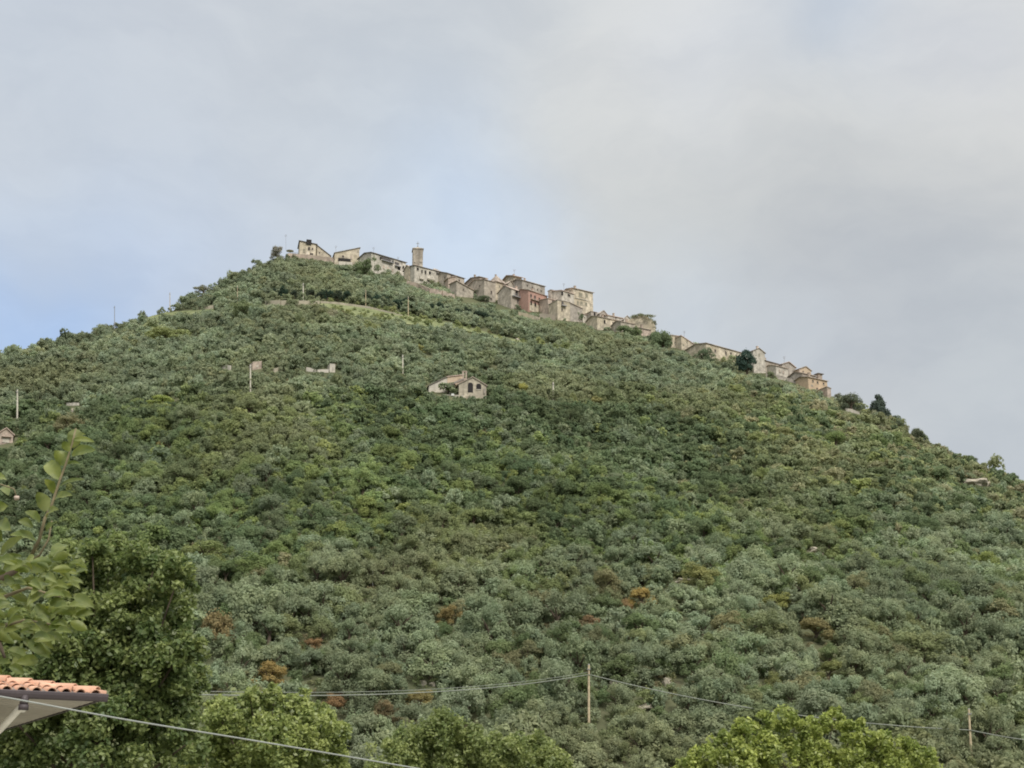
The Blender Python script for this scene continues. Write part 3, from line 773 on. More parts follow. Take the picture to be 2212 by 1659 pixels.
for z in (0.65, 1.3): m.tube([a_ + Vector((0, 0, z)), b_ + Vector((0, 0, z))], 0.04, 0.04, 4)
tag(m.build('terrace_railing', 'metal'), 'thin grey railing on the terrace beside the white parasol', 'railing')
def antenna(px, ybase, ytop, d, label):
    p, q = at(px, ybase + 6, d), at(px, ytop, d)
    m = MB(); m.tube([p, q], 0.06, 0.05, 5)
    for k in range(4): m.obox(q + Vector((-0.55 + 0.05 * k, 0, -0.1 - 0.28 * k)), (1.1 - 0.1 * k, 0, 0), (0, 0.05, 0), (0, 0, 0.05))
    tag(m.build('tv_antenna', 'metal'), label, 'antenna', 'antennas on the village skyline')
antenna(617.5, 534, 507, ground_d(617, 560) + 8, 'tall thin mast at the left end of the hilltop terrace')
antenna(725.5, 548, 531, ground_d(725, 570) + 5, 'thin antenna above the left corner of the shed-roofed buff house')
antenna(807, 550, 534, ground_d(807, 584) + 5, 'antenna above the left end of the long whitish house')
antenna(860, 562, 555, ground_d(860, 590) + 5, 'short antenna on the eave of the long whitish house')
antenna(1111, 595, 582, ground_d(1111, 660) + 26, 'antenna on the ridge of the yellow villa')
antenna(1218, 625, 612, ground_d(1218, 690) + 8, 'antenna on the pink shed roof beside the tall cream block')
antenna(1478, 726, 715, ground_d(1478, 756) + 4, 'antenna on the two-part cream house left of the barn')
antenna(1694, 782, 770, ground_d(1694, 815) + 13, 'antenna on the broad brown gable in the lower village')

# ------------------------------------------------------------------ vegetation
rng = np.random.default_rng(11)
def quads_mesh(name, V, C, mat):
    """V (n,4,3) leaf quads, C (n,3) one colour per leaf"""
    n = len(V)
    me = bpy.data.meshes.new(name)
    me.vertices.add(n * 4); me.loops.add(n * 4); me.polygons.add(n)
    me.vertices.foreach_set('co', V.reshape(-1).astype(np.float32))
    me.loops.foreach_set('vertex_index', np.arange(n * 4, dtype=np.int32))
    me.polygons.foreach_set('loop_start', np.arange(0, n * 4, 4, dtype=np.int32))
    at_ = me.attributes.new('tint', 'FLOAT_COLOR', 'FACE')
    at_.data.foreach_set('color', np.concatenate([C, np.ones((n, 1))], 1).reshape(-1).astype(np.float32))
    me.materials.append(M[mat])
    me.update(calc_edges=True)
    return me
def unit(a): return a / np.maximum(1e-9, np.linalg.norm(a, axis=-1, keepdims=True))
def leaf_quads(pos, nrm, size, rg, aspect=0.62, pointed=True):
    n = len(pos)
    t = unit(np.cross(nrm, rg.normal(size=(n, 3))))
    b = np.cross(nrm, t)
    s = (size * rg.uniform(0.7, 1.3, n))[:, None]
    if pointed:
        return np.stack([pos - t * s, pos - b * s * aspect, pos + t * s, pos + b * s * aspect], 1)
    return np.stack([pos - t * s - b * s * aspect, pos + t * s - b * s * aspect, pos + t * s + b * s * aspect, pos - t * s + b * s * aspect], 1)
def sphere_dirs(n, rg, zmin=-1.0):
    d = unit(rg.normal(size=(n * 4, 3)))
    return d[d[:, 2] > zmin][:n]
def crown_quads(seed, n, leaf, nclump=18, flat=0.8, zc=0.95, cl=0.40, airy=0.0, zmin=-0.35, shape=None, lobes=4):
    rg = np.random.default_rng(seed)
    # a crown is a few uneven lobes, every lobe a heap of leaf clumps
    if shape is None:
        la = rg.uniform(0, 6.283) + np.arange(lobes) * 6.283 / lobes + rg.uniform(-.5, .5, lobes)
        lr = rg.uniform(0.25, 0.62, lobes)
        lc = np.stack([np.cos(la) * lr, np.sin(la) * lr, rg.uniform(-0.35, 0.32, lobes) * flat], 1)
        lc[0] = (rg.uniform(-.15, .15), rg.uniform(-.15, .15), rg.uniform(0.15, 0.42) * flat)
        ls = rg.uniform(0.34, 0.62, lobes)
        li = rg.integers(0, lobes, nclump)
        dirs = sphere_dirs(nclump * 2, rg, -0.5)[:nclump]
        li = li[:len(dirs)]
        cc = lc[li] + dirs * (ls[li] * rg.uniform(0.5, 0.95, len(dirs)))[:, None] * np.array([1, 1, flat])
        nclump = len(dirs)
        cr = cl * rg.uniform(0.55, 1.15, nclump) * 0.85
        # low skirt that merges with its neighbours
        m = max(4, nclump // 4)
        sa = rg.uniform(0, 6.283, m)
        sk = np.stack([np.cos(sa) * 0.72, np.sin(sa) * 0.72, rg.uniform(-0.62, -0.4, m)], 1)
        cc = np.concatenate([cc, sk]); cr = np.concatenate([cr, cl * rg.uniform(0.6, 0.95, m)])
        nclump += m
    else:
        dirs = sphere_dirs(nclump, rg, -0.45)
        nclump = len(dirs)
        cc = dirs * rg.uniform(0.5, 0.78, nclump)[:, None]
        cr = cl * rg.uniform(0.72, 1.2, nclump)
        cc, cr = shape(cc, cr, rg)
    w = cr ** 2 / (cr ** 2).sum()
    k = rg.choice(nclump, n * 3, p=w)
    dd = sphere_dirs(n * 3, rg, zmin)
    k = k[:len(dd)]
    rr = cr[k] * rg.uniform(0.72, 1.06, len(k))
    sprout = rg.random(len(k)) < airy
    p = cc[k] + dd * rr[:, None]
    p += np.where(sprout, 1.0, 0.0)[:, None] * (dd * 0.5 + np.array([0, 0, 0.7])) * (cl * rg.uniform(0.1, 0.55, len(k)))[:, None]
    keep = np.ones(len(k), bool)
    for i in range(nclump):
        keep &= (np.linalg.norm(p - cc[i], axis=1) > cr[i] * 0.68) | (k == i)
    p, dd, k = p[keep][:n], dd[keep][:n], k[keep][:n]
    nr = unit(dd * 0.85 + rg.normal(size=dd.shape) * 0.22 + np.array([0, 0, 0.15]))
    Q = leaf_quads(p, nr, leaf, rg)
    ct = rg.uniform(0.87, 1.13, nclump)
    tint = ct[k] * rg.uniform(0.93, 1.07, len(k))
    hue = rg.uniform(-0.03, 0.03, nclump)[k]
    C = np.stack([tint * (1 + hue), tint, tint * (1 - hue)], 1)
    if shape is None:
        f = Q.mean(1)
        Q[:, :, :2] /= np.percentile(np.hypot(f[:, 0], f[:, 1]), 95)
        z0, z1 = np.percentile(f[:, 2], 2), np.percentile(f[:, 2], 99)
        Q[:, :, 2] = 0.12 + (Q[:, :, 2] - z0) * 1.5 / (z1 - z0)
    else:
        Q[:, :, 2] += zc
    return Q, C
def trunk_mesh(seed, mat='bark'):
    r_ = random.Random(seed)
    m = MB()
    b = Vector((r_.uniform(-.06, .06), r_.uniform(-.06, .06), 0.5))
    m.tube([(0, 0, -0.25), (0.03, 0, 0.2), b], 0.13, 0.08, 7)
    for i in range(4):
        a = i * 1.57 + r_.uniform(-.4, .4)
        e = b + Vector((math.cos(a) * 0.5, math.sin(a) * 0.5, r_.uniform(0.4, 0.7)))
        m.tube([b - Vector((0, 0, 0.05)), b.lerp(e, 0.5) + Vector((0, 0, 0.05)), e], 0.06, 0.015, 5)
    o = m.build('trunk', mat)
    me = o.data
    bpy.data.objects.remove(o)
    return me
OLIVE = [crown_quads(100 + i, 3200, 0.05, 34, 0.9, 0.85, 0.28, 0.28, lobes=3 + i % 4) for i in range(9)]
OAK = [crown_quads(200 + i, 3000, 0.053, 26, 0.85, 0.75, 0.34, 0.14, lobes=3 + i % 4) for i in range(9)]
LOD = {'olive': [[crown_quads(300 + i, 850, 0.095, 30, 0.9, 0.85, 0.29, 0.28, lobes=3 + i % 4) for i in range(8)], [crown_quads(340 + i, 420, 0.135, 24, 0.9, 0.8, 0.31, 0.22, lobes=3 + i % 4) for i in range(8)]],
       'oak': [[crown_quads(400 + i, 850, 0.10, 24, 0.85, 0.72, 0.34, 0.14, lobes=3 + i % 4) for i in range(8)], [crown_quads(440 + i, 420, 0.14, 20, 0.85, 0.7, 0.35, 0.12, lobes=3 + i % 4) for i in range(8)]]}
PROTO = {'olive': [quads_mesh('olive_crown', q, c, 'leaf') for q, c in OLIVE], 'oak': [quads_mesh('oak_crown', q, c, 'leaf') for q, c in OAK]}
TRUNKS = [trunk_mesh(i) for i in range(4)]
def plant(name, base, r, hk, crown_me, color, label, cat, group=None, trunk=True, rot=None):
    root = empty(name, base, label, cat, group)
    root.scale = (r * random.uniform(0.85, 1.2), r * random.uniform(0.85, 1.2), r * hk)
    root.rotation_euler.z = random.uniform(0, 6.28) if rot is None else rot
    c = bpy.data.objects.new('crown', crown_me)
    c.color = (*color, 1.0)
    c.parent = root
    col.objects.link(c)
    if trunk:
        t = bpy.data.objects.new('trunk', random.choice(TRUNKS))
        t.parent = root
        col.objects.link(t)
    return root
# foliage reflectances
C_OLIVE, C_OAK, C_UP = (0.134, 0.164, 0.113), (0.078, 0.106, 0.062), (0.118, 0.146, 0.102)
C_LIME, C_TAN, C_DARK = (0.17, 0.205, 0.075), (0.17, 0.165, 0.10), (0.055, 0.08, 0.05)

# --- plants that stand out in the photo: (x, y of the foot, width, height in photo units, kind, colour, name, label, category)
SPECIAL = [
    (1130, 852, 34, 27, 'oak', (0.25, 0.25, 0.07), 'yellow_bush', 'bright yellow-green bush between the farmhouse and the pole to its right', 'bush'),
    (350, 876, 70, 22, 'oak', (0.22, 0.27, 0.08), 'lime_bush', 'wide flat lime-green bush on the upper left slope', 'bush'),
    (905, 762, 36, 20, 'oak', (0.21, 0.21, 0.08), 'yellow_bush', 'yellowish bush just above the pole left of farmhouse', 'bush'),
    (365, 745, 110, 40, 'oak', (0.16, 0.185, 0.075), 'lime_tree', 'broad light green tree high on the left slope', 'tree'),
    (282, 772, 24, 22, 'oak', (0.21, 0.25, 0.075), 'lime_bush', 'small lime-green bush below the broad light green tree', 'bush'),
    (800, 722, 60, 30, 'oak', (0.17, 0.19, 0.085), 'broadleaf_tree', 'soft green tree below the left part of the pale meadow', 'tree'),
    (640, 712, 40, 44, 'oak', (0.13, 0.155, 0.085), 'broadleaf_tree', 'rounded green tree in front of the cream roadside wall', 'tree'),
    (525, 690, 58, 50, 'oak', (0.095, 0.125, 0.065), 'broadleaf_tree', 'tall green tree beside the left end of the hillside road', 'tree'),
    (468, 1392, 92, 70, 'oak', (0.17, 0.115, 0.055), 'russet_tree', 'large rounded russet tree right of the dark foreground tree', 'tree'),
    (575, 1480, 80, 52, 'oak', (0.26, 0.17, 0.05), 'orange_tree', 'orange-yellow autumn tree among olives on the lower left', 'tree'),
    (672, 1405, 50, 26, 'oak', (0.24, 0.115, 0.065), 'rusty_bush', 'rusty pink bush above the orange-yellow autumn tree', 'bush'),
    (970, 1352, 60, 44, 'oak', (0.20, 0.135, 0.05), 'autumn_bush', 'small green and orange bush in the middle of the lower slope', 'bush'),
    (1268, 1358, 46, 30, 'oak', (0.22, 0.12, 0.085), 'rusty_bush', 'small reddish bush right of the centre of the olive grove', 'bush'),
    (1388, 1312, 68, 46, 'oak', (0.28, 0.185, 0.04), 'orange_tree', 'golden orange tree right of the brown shrub on the lower slope', 'tree'),
    (1352, 1328, 40, 36, 'oak', (0.20, 0.10, 0.05), 'rusty_bush', 'red-brown bush touching the golden orange tree on its left', 'bush'),
    (1308, 1290, 84, 62, 'oak', (0.135, 0.13, 0.075), 'brown_shrub', 'tall brownish half-bare shrub left of the golden orange tree', 'bush'),
    (1185, 1300, 92, 58, 'oak', (0.055, 0.095, 0.022), 'dark_bush', 'deep green rounded bush left of the tall brownish shrub', 'bush'),
    (1515, 1268, 80, 52, 'oak', (0.18, 0.20, 0.07), 'lime_tree', 'yellow-green tree by the pale stone bank, right half', 'tree'),
    (1672, 1318, 72, 38, 'oak', (0.21, 0.235, 0.065), 'lime_bush', 'bright yellow-green bush on the right of the lower slope', 'bush'),
    (555, 1242, 92, 50, 'oak', (0.095, 0.14, 0.045), 'broadleaf_tree', 'fresh green tree standing above the silver olives, left half', 'tree'),
    (440, 1215, 110, 50, 'oak', (0.125, 0.155, 0.055), 'broadleaf_tree', 'broad yellowish green tree right behind the dark foreground tree', 'tree'),
    (728, 1540, 64, 42, 'oak', (0.20, 0.075, 0.035), 'red_bush', 'rust-red bush just under the wires, left of the middle', 'bush'),
    (830, 1562, 60, 50, 'oak', (0.12, 0.07, 0.045), 'brown_shrub', 'dark purplish brown shrub right of the rust-red bush', 'bush'),
    (905, 1530, 56, 40, 'oak', (0.20, 0.155, 0.05), 'orange_tree', 'dull yellow-orange tree below the wires near two pale rocks', 'tree'),
    (1762, 1385, 90, 50, 'oak', (0.14, 0.115, 0.05), 'brown_shrub', 'brownish tree right of the yellow-green bush on lower right slope', 'tree'),
    (1790, 1470, 60, 44, 'oak', (0.12, 0.15, 0.04), 'dark_bush', 'mid green bush among silver olives at lower right', 'bush'),
    (1680, 1490, 50, 40, 'oak', (0.15, 0.175, 0.055), 'lime_bush', 'olive-yellow bush below the silver trees at right', 'bush'),
    (2130, 1230, 80, 40, 'oak', (0.15, 0.19, 0.055), 'lime_tree', 'light green tree near the right edge, mid slope', 'tree'),
    (1640, 965, 60, 36, 'oak', (0.17, 0.205, 0.085), 'lime_tree', 'light green tree on the slope under the orange house', 'tree'),
    (1690, 950, 62, 30, 'oak', (0.19, 0.20, 0.10), 'lime_bush', 'pale yellow-green bush on the right upper slope', 'bush'),
    (1290, 872, 40, 16, 'oak', (0.22, 0.215, 0.10), 'yellow_bush', 'pale yellow shrub below and right of the pole beside farmhouse', 'bush'),
    (1805, 968, 60, 40, 'oak', (0.085, 0.13, 0.035), 'dark_bush', 'deep green bush on the far right upper slope', 'bush'),
    (2085, 1108, 70, 46, 'oak', (0.07, 0.105, 0.05), 'dark_bush', 'dark green bush below the pale rock bank on the right', 'bush'),
    (1050, 806, 34, 24, 'oak', (0.03, 0.05, 0.028), 'dark_tree', 'dark tree directly behind the farmhouse gable', 'tree'),
    (1062, 838, 40, 18, 'oak', (0.045, 0.065, 0.04), 'dark_bush', 'dark bush at the right end of the farmhouse', 'bush'),
    (862, 835, 50, 30, 'oak', (0.05, 0.075, 0.045), 'dark_bush', 'dark shrub below the pole left of farmhouse', 'bush'),
    (790, 600, 62, 48, 'oak', (0.085, 0.125, 0.065), 'broadleaf_tree', 'green tree covering the left end of the long whitish house', 'tree'),
    (957, 614, 26, 24, 'oak', (0.20, 0.24, 0.06), 'lime_tree', 'bright green little tree at the right end of the pale long building', 'tree'),
    (1026, 642, 30, 20, 'oak', (0.06, 0.085, 0.055), 'dark_bush', 'dark bush under the lean-to left of the blank stone house', 'bush'),
    (1042, 652, 34, 17, 'oak', (0.045, 0.07, 0.045), 'dark_bush', 'second dark bush at the foot of the blank stone house', 'bush'),
    (1248, 694, 26, 26, 'oak', (0.045, 0.085, 0.04), 'dark_tree', 'dark green tree at the foot of the tall cream block', 'tree'),
    (1352, 730, 56, 30, 'oak', (0.075, 0.11, 0.06), 'broadleaf_tree', 'green trees climbing the wall of yellowish farmhouse', 'tree'),
    (1378, 730, 22, 28, 'oak', (0.08, 0.12, 0.055), 'broadleaf_tree', 'upright green tree just left of the pink-walled shed', 'tree'),
    (1432, 760, 58, 52, 'oak', (0.065, 0.10, 0.055), 'broadleaf_tree', 'rounded green tree on the skyline left of the two-part cream house', 'tree'),
    (1414, 740, 30, 28, 'oak', (0.075, 0.11, 0.06), 'broadleaf_tree', 'small green tree between the overgrown ruin and the rounded skyline tree', 'tree'),
    (1388, 689, 50, 10, 'olive', (0.125, 0.135, 0.09), 'ivy_shrub', 'grey-green scrub growing over the top of the ruin', 'shrub'),
    (1412, 712, 15, 24, 'olive', (0.125, 0.13, 0.095), 'ivy_shrub', 'grey-green scrub down the right side of the ruin', 'shrub'),
    (1521, 785, 48, 38, 'oak', (0.05, 0.082, 0.052), 'dark_bush', 'big dark round bush in front of the long barn', 'bush'),
    (1838, 888, 56, 46, 'oak', (0.045, 0.06, 0.05), 'dark_tree', 'dark domed tree on the skyline right of the orange house', 'tree'),
    (1812, 866, 22, 18, 'olive', (0.10, 0.10, 0.085), 'grey_shrub', 'grey twiggy shrub left of the dark domed skyline tree', 'shrub'),
    (1942, 925, 26, 22, 'oak', (0.055, 0.075, 0.055), 'dark_bush', 'dark low bush on the skyline right of the pointed evergreen', 'bush'),
    (1984, 954, 38, 32, 'oak', (0.045, 0.06, 0.05), 'dark_bush', 'dark bush halfway down the right skyline', 'bush'),
    (2092, 990, 46, 16, 'oak', (0.06, 0.07, 0.055), 'dark_bush', 'wide dark bush on the skyline above the pale rock bank', 'bush'),
    (1665, 822, 26, 22, 'oak', (0.10, 0.12, 0.075), 'grey_shrub', 'grey-green shrub below the stepped roof house of lower village', 'shrub'),
    (600, 560, 46, 34, 'olive', (0.16, 0.15, 0.15), 'grey_shrub', 'lilac-grey leafless-looking shrub at the left end of hilltop', 'shrub'),
    (440, 622, 40, 18, 'olive', (0.15, 0.15, 0.11), 'grey_shrub', 'greyish feathery shrub on the left skyline', 'shrub'),
    (716, 695, 34, 32, 'olive', (0.24, 0.235, 0.185), 'bare_tree', 'pale half-bare tree left of the meadow', 'tree'),
    (145, 938, 90, 45, 'olive', (0.15, 0.14, 0.085), 'brown_shrub', 'brownish loose tree above the leafy branch at upper left', 'tree'),
    (258, 1000, 56, 44, 'oak', (0.04, 0.065, 0.03), 'dark_tree', 'very dark round tree right of the leafy branch', 'tree'),
    (345, 968, 20, 18, 'oak', (0.20, 0.16, 0.06), 'yellow_bush', 'small ochre bush right of the very dark round tree', 'bush'),
]
spec_pos = []
for (px, py, w, h, kind, c, name, label, cat) in SPECIAL:
    g = ground(px, py)
    if label.startswith('grey-green scrub'):
        g = at(px, py, dr + 1.2)
    s = g.y / F
    if py > 1250: c = tuple(0.4 * a_ + 0.6 * b_ for a_, b_ in zip(c, (0.115, 0.12, 0.075)))
    else: c = tuple(0.6 * a_ + 0.4 * b_ for a_, b_ in zip(c, (0.115, 0.13, 0.09)))
    r = w * s / 2 / 1.0
    hk = (h * s / 1.72) / r
    plant(name, g, r, hk, random.choice(PROTO[kind]), c, label, cat, trunk=not label.startswith('grey-green scrub'))
    if not label.startswith('grey-green scrub'): spec_pos.append((g.x, g.y, r))
    if py > 780 or cat == 'shrub': CLEAR.append((px - w * 0.3, py - h * 0.95, px + w * 0.3, py - h * 0.55, g.y - r * 0.5))
# dark layered pine in the lower village
def pine_shape(cc, cr, rg):
    n = len(cc)
    z = np.linspace(-0.35, 1.0, n)
    a = rg.uniform(0, 6.28, n)
    w = np.where(z > 0.75, 0.2, np.where(z < -0.1, 0.4, 0.62)) * rg.uniform(0.5, 1.1, n)
    return np.stack([np.cos(a) * w, np.sin(a) * w, z * 0.95], 1), cr * 0.95
def cypress_shape(cc, cr, rg):
    n = len(cc)
    z = np.linspace(-0.8, 1.05, n)
    a = rg.uniform(0, 6.28, n)
    w = np.interp(z, [-0.8, 0.1, 0.45, 0.7, 1.05], [0.62, 0.5, 0.28, 0.12, 0.1]) * rg.uniform(0.55, 1.0, n)
    rr = np.interp(z, [-0.8, 0.3, 0.7, 1.05], [0.46, 0.36, 0.24, 0.24])
    return np.stack([np.cos(a) * w, np.sin(a) * w, z], 1), rr
pq = quads_mesh('pine_crown', *crown_quads(901, 2200, 0.085, 26, 1, 0.95, 0.38, 0.1, shape=pine_shape), 'leaf')
cq = quads_mesh('cypress_crown', *crown_quads(902, 2200, 0.085, 30, 1, 0.95, 0.38, 0.1, shape=cypress_shape), 'leaf')
g = ground(1615, 815); s = g.y / F
plant('pine_tree', g, 25 * s, (58 * s / 2.0) / (25 * s), pq, (0.032, 0.052, 0.045), 'dark blue-green pine in front of the tall narrow house, lower village', 'tree')
spec_pos.append((g.x, g.y, 25 * s)); CLEAR.append((1592, 758, 1640, 806, g.y - 3))
g = ground(1902, 907); s = g.y / F
plant('evergreen_tree', g, 29 * s, (62 * s / 2.3) / (29 * s), cq, (0.045, 0.06, 0.052), 'pointed dark evergreen standing against the sky on the right skyline', 'tree')
spec_pos.append((g.x, g.y, 20 * s))
# dark evergreen hedge along the road
hedge = [(600, 640, 668), (700, 640, 646)]
hx = 592
hn = 0
while hx < 1075:
    yb = float(np.interp(hx, [592, 690, 790, 890, 1000, 1075], [645, 648, 655, 672, 686, 700]))
    g = ground(hx, yb); s = g.y / F
    w = random.uniform(22, 32)
    plant('hedge_tree', g, w * s / 2, random.uniform(0.95, 1.2), random.choice(PROTO['oak']), (0.030 + random.uniform(-.005, .006), 0.044, 0.034), 
          'dark evergreen in the hedge row behind the hillside road', 'tree', 'dark evergreens in the row behind the hillside road')
    spec_pos.append((g.x, g.y, w * s / 2.2))
    hx += w * 0.72
    hn += 1

# --- the mass of hillside trees
def patchn(x, y, k, o): return noise.noise(Vector((x * k + o, y * k, o * 1.7)))
ORD = 'first second third fourth fifth sixth seventh eighth ninth tenth eleventh twelfth thirteenth fourteenth fifteenth sixteenth seventeenth eighteenth nineteenth twentieth'.split()
def ordinal(n):
    if n <= 20: return ORD[n - 1]
    if n % 10 == 0: return {30: 'thirtieth', 40: 'fortieth', 50: 'fiftieth'}[n]
    return {2: 'twenty', 3: 'thirty', 4: 'forty', 5: 'fifty'}[n // 10] + '-' + ORD[n % 10 - 1]
trees = []
y = 187.0
while y < 650:
    step = float(np.interp(y, [187, 240, 300, 420, 640], [3.9, 3.6, 2.9, 2.7, 2.7]))
    x = -0.43 * y + random.uniform(0, step)
    while x < 0.43 * y:
        tx, ty = x + random.uniform(-.45, .45) * step, y + random.uniform(-.45, .45) * step
        x += step
        D, zr = ridge(tx / ty)
        if ty > D + 14: continue
        tz = terrain(tx, ty)
        px, py = pix(tx, ty, tz)
        if px < -230 or px > 2440: continue
        s = ty / F
        # region: lower olive grove, middle wood, upper terraces
        n1, n2 = patchn(tx, ty, 0.03, 3.0), patchn(tx, ty, 0.012, 9.0)
        lower = py > 1225 + 90 * n2 + 70 * n1 + random.gauss(0, 38) - 0.03 * (px - 1100) * (1 if px > 1100 else 0)
        upper = py < 850 + 50 * n1 - 0.04 * (px - 900) * (px < 900) + max(0, (px - 1500) * 0.12)
        u = random.random()
        vary = random.uniform(0.82, 1.18) * (1 + 0.45 * patchn(tx, ty, 0.045, 21.0))
        if lower:
            kind = 'olive' if u < 0.74 + 0.4 * n1 else 'oak'
            c = C_OLIVE if kind == 'olive' else random.choice([(0.095, 0.125, 0.06), (0.12, 0.14, 0.07), (0.125, 0.125, 0.075), (0.075, 0.105, 0.05)])
            r = random.uniform(1.8, 2.9)
        elif upper:
            kind = 'olive' if u < 0.6 + 0.4 * n1 else 'oak'
            c = C_UP if kind == 'olive' else random.choice([(0.10, 0.125, 0.08), (0.085, 0.11, 0.075), (0.125, 0.14, 0.085)])
            r = random.uniform(1.3, 2.2)
        else:
            kind = 'oak' if u < 0.86 - 0.35 * max(0, n1) else 'olive'
            c = C_UP if kind == 'olive' else C_OAK
            if kind == 'oak':
                if n2 > 0.12 and u < 0.5: c = (0.115, 0.15, 0.065)
                if u < 0.05: c = (0.15, 0.18, 0.07)
                elif u < 0.14: c = (0.06, 0.088, 0.05)
            r = random.uniform(1.4, 2.3)
        right = max(0.0, min(1.0, (px - 1450) / 500)) * max(0.0, min(1.0, (1180 - py) / 200))
        if right > 0 and random.random() < right * 0.75:
            c = random.choice([(0.15, 0.165, 0.095), (0.165, 0.16, 0.105), (0.13, 0.15, 0.085), (0.16, 0.18, 0.09)])
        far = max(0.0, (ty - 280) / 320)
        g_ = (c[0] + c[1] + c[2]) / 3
        c = tuple((ci * (1 - 0.3 * far) + g_ * q * 0.3 * far) * (1 + 0.35 * far) for ci, q in zip(c, (1.06, 1.12, 1.02)))  # haze painted into the foliage colour: distant crowns turn paler and greyer
        c = (c[0] * vary * random.uniform(0.95, 1.05), c[1] * vary, c[2] * vary * random.uniform(0.94, 1.06))
        mean_ = (0.122, 0.15, 0.100) if (lower or upper) else (0.086, 0.112, 0.064)
        c = tuple(0.76 * a_ + 0.24 * b_ for a_, b_ in zip(c, mean_))
        hk = random.uniform(0.85, 1.12) if kind == 'olive' else random.uniform(0.75, 1.1)
        if ty > D - 22: r = min(r, 2.6 if (px < 480 or px > 1900) else 1.9) * random.uniform(0.55, 1.0)
        r *= min(1.7, max(0.55, math.exp(random.gauss(0, 0.26))))
        n3 = patchn(tx, ty, 0.022, 33.0)
        if n3 > 0.08:
            k3 = min(0.5, (n3 - 0.08) * 1.6)
            c = tuple(ci * (1 - k3) + q * k3 for ci, q in zip(c, (0.145, 0.155, 0.092)))
        if upper and patchn(tx, ty, 0.07, 50.0) > 0.3 and random.random() < 0.5: continue
        # clearings
        if px > MEADOW[0][0][0] and px < 1240:
            ya = np.interp(px, [p[0] for p in MEADOW[0]], [p[1] for p in MEADOW[0]])
            yb = np.interp(px, [p[0] for p in MEADOW[1]], [p[1] for p in MEADOW[1]])
            if ya - 2 < py < yb + 4 and random.random() > 0.62: continue
            if ya - 2 < py < yb + 4: r *= random.uniform(0.35, 0.7); c = random.choice([(0.15, 0.175, 0.09), (0.12, 0.145, 0.075), (0.17, 0.19, 0.10)])
            if yb + 4 <= py < yb + 14: r = min(r, 1.2)
        if 250 < px < 470:
            if np.interp(px, [240, 360, 470], [692, 674, 664]) < py < np.interp(px, [250, 360, 470], [704, 692, 684]) and random.random() > 0.25: continue
        if any((tx - a) ** 2 + (ty - b_) ** 2 < (q * 0.9 + r * 0.25) ** 2 for a, b_, q in spec_pos): continue
        bad = False
        for fx, fy, wr, wl, th in FOOT:
            dx, dy = tx - fx, ty - fy
            cu, cv = dx * math.cos(th) + dy * math.sin(th), -dx * math.sin(th) + dy * math.cos(th)
            if abs(cu) < wr / 2 + r * 0.7 and abs(cv) < wl / 2 + r * 0.7: bad = True; break
        if bad: continue
        wpx, top = r * 1.12 / s, py - r * hk * 1.72 / s
        for (x0, y0, x1, y1, dep) in CLEAR:
            if ty < dep and px + wpx > x0 and px - wpx < x1 and top < y1 and py > y0:
                bad = True; break
        if bad:
            ok = False
            for q in (0.75, 0.55, 0.4, 0.28):
                r2 = r * q
                wpx, top = r2 * 1.05 / s, py - r2 * hk * 1.72 / s
                if not any(ty < dep and px + wpx > x0 and px - wpx < x1 and top < y1 and py > y0 for (x0, y0, x1, y1, dep) in CLEAR):
                    ok = True
                    break
            if not ok: continue
            r = r2
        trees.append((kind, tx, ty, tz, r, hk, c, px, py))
    y += step * 0.86
def hidden(px, py): return px < 15 or px > 2200 or py > 1690 or (px < 430 and py > 1165) or (1490 < px < 2040 and py > 1600) or (430 < px < 720 and py > 1530) or (800 < px < 1200 and py > 1610)
WORD = {'olive': ('olive_tree', 'olive', 'individual olive trees of the lower slope'), 'oak': ('evergreen_oak', 'oak', 'individual evergreen oaks and scrub trees of the slope')}
def shade_word(c, kind):
    l = c[1]
    if kind == 'olive': return 'pale silvery' if l > 0.18 else 'grey-green' if l > 0.15 else 'dull grey-green'
    return 'yellowish green' if l > 0.15 else 'mid green' if l > 0.11 else 'dark green'
alone = set()
for kind in ('olive', 'oak'):
    idx = [i for i, t in enumerate(trees) if t[0] == kind and not hidden(t[7], t[8])]
    idx.sort(key=lambda i: -trees[i][4] / trees[i][2])
    idx = idx[:300]
    alone |= set(idx)
    idx.sort(key=lambda i: -trees[i][8])
    rows = [idx[k:k + 20] for k in range(0, len(idx), 20)]
    for k, row in enumerate(rows):
        row.sort(key=lambda i: trees[i][7])
        for j, i in enumerate(row):
            _, tx, ty, tz, r, hk, c, px, py = trees[i]
            lab = f"{shade_word(c, kind)} {WORD[kind][1]} tree, {ordinal(j + 1)} from the left in {ordinal(k + 1)} row from the bottom"
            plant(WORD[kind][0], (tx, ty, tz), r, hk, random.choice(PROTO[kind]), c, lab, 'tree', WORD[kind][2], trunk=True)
for kind, name, label in (('olive', 'olive_grove', 'mass of grey-green olive trees covering the hillside terraces'), ('oak', 'oak_wood', 'mass of dark green evergreen oaks and scrub covering the hillside')):
    Vs, Cs = [], []
    for i, (kd, tx, ty, tz, r, hk, c, px, py) in enumerate(trees):
        if kd != kind or i in alone: continue
        Q, C = random.choice(LOD[kind][0 if ty < 360 else 1])
        a = random.uniform(0, 6.283)
        rot = np.array([[math.cos(a), math.sin(a), 0], [-math.sin(a), math.cos(a), 0], [0, 0, 1]])
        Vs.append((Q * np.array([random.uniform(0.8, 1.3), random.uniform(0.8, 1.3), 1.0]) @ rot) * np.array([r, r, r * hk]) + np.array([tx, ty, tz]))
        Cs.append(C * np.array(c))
    if not Vs: continue
    o = bpy.data.objects.new(name, quads_mesh(name, np.concatenate(Vs), np.concatenate(Cs), 'leaf'))
    o.color = (1, 1, 1, 1)
    col.objects.link(o)
    tag(o, label, kind='stuff')
Vs, Cs = [], []
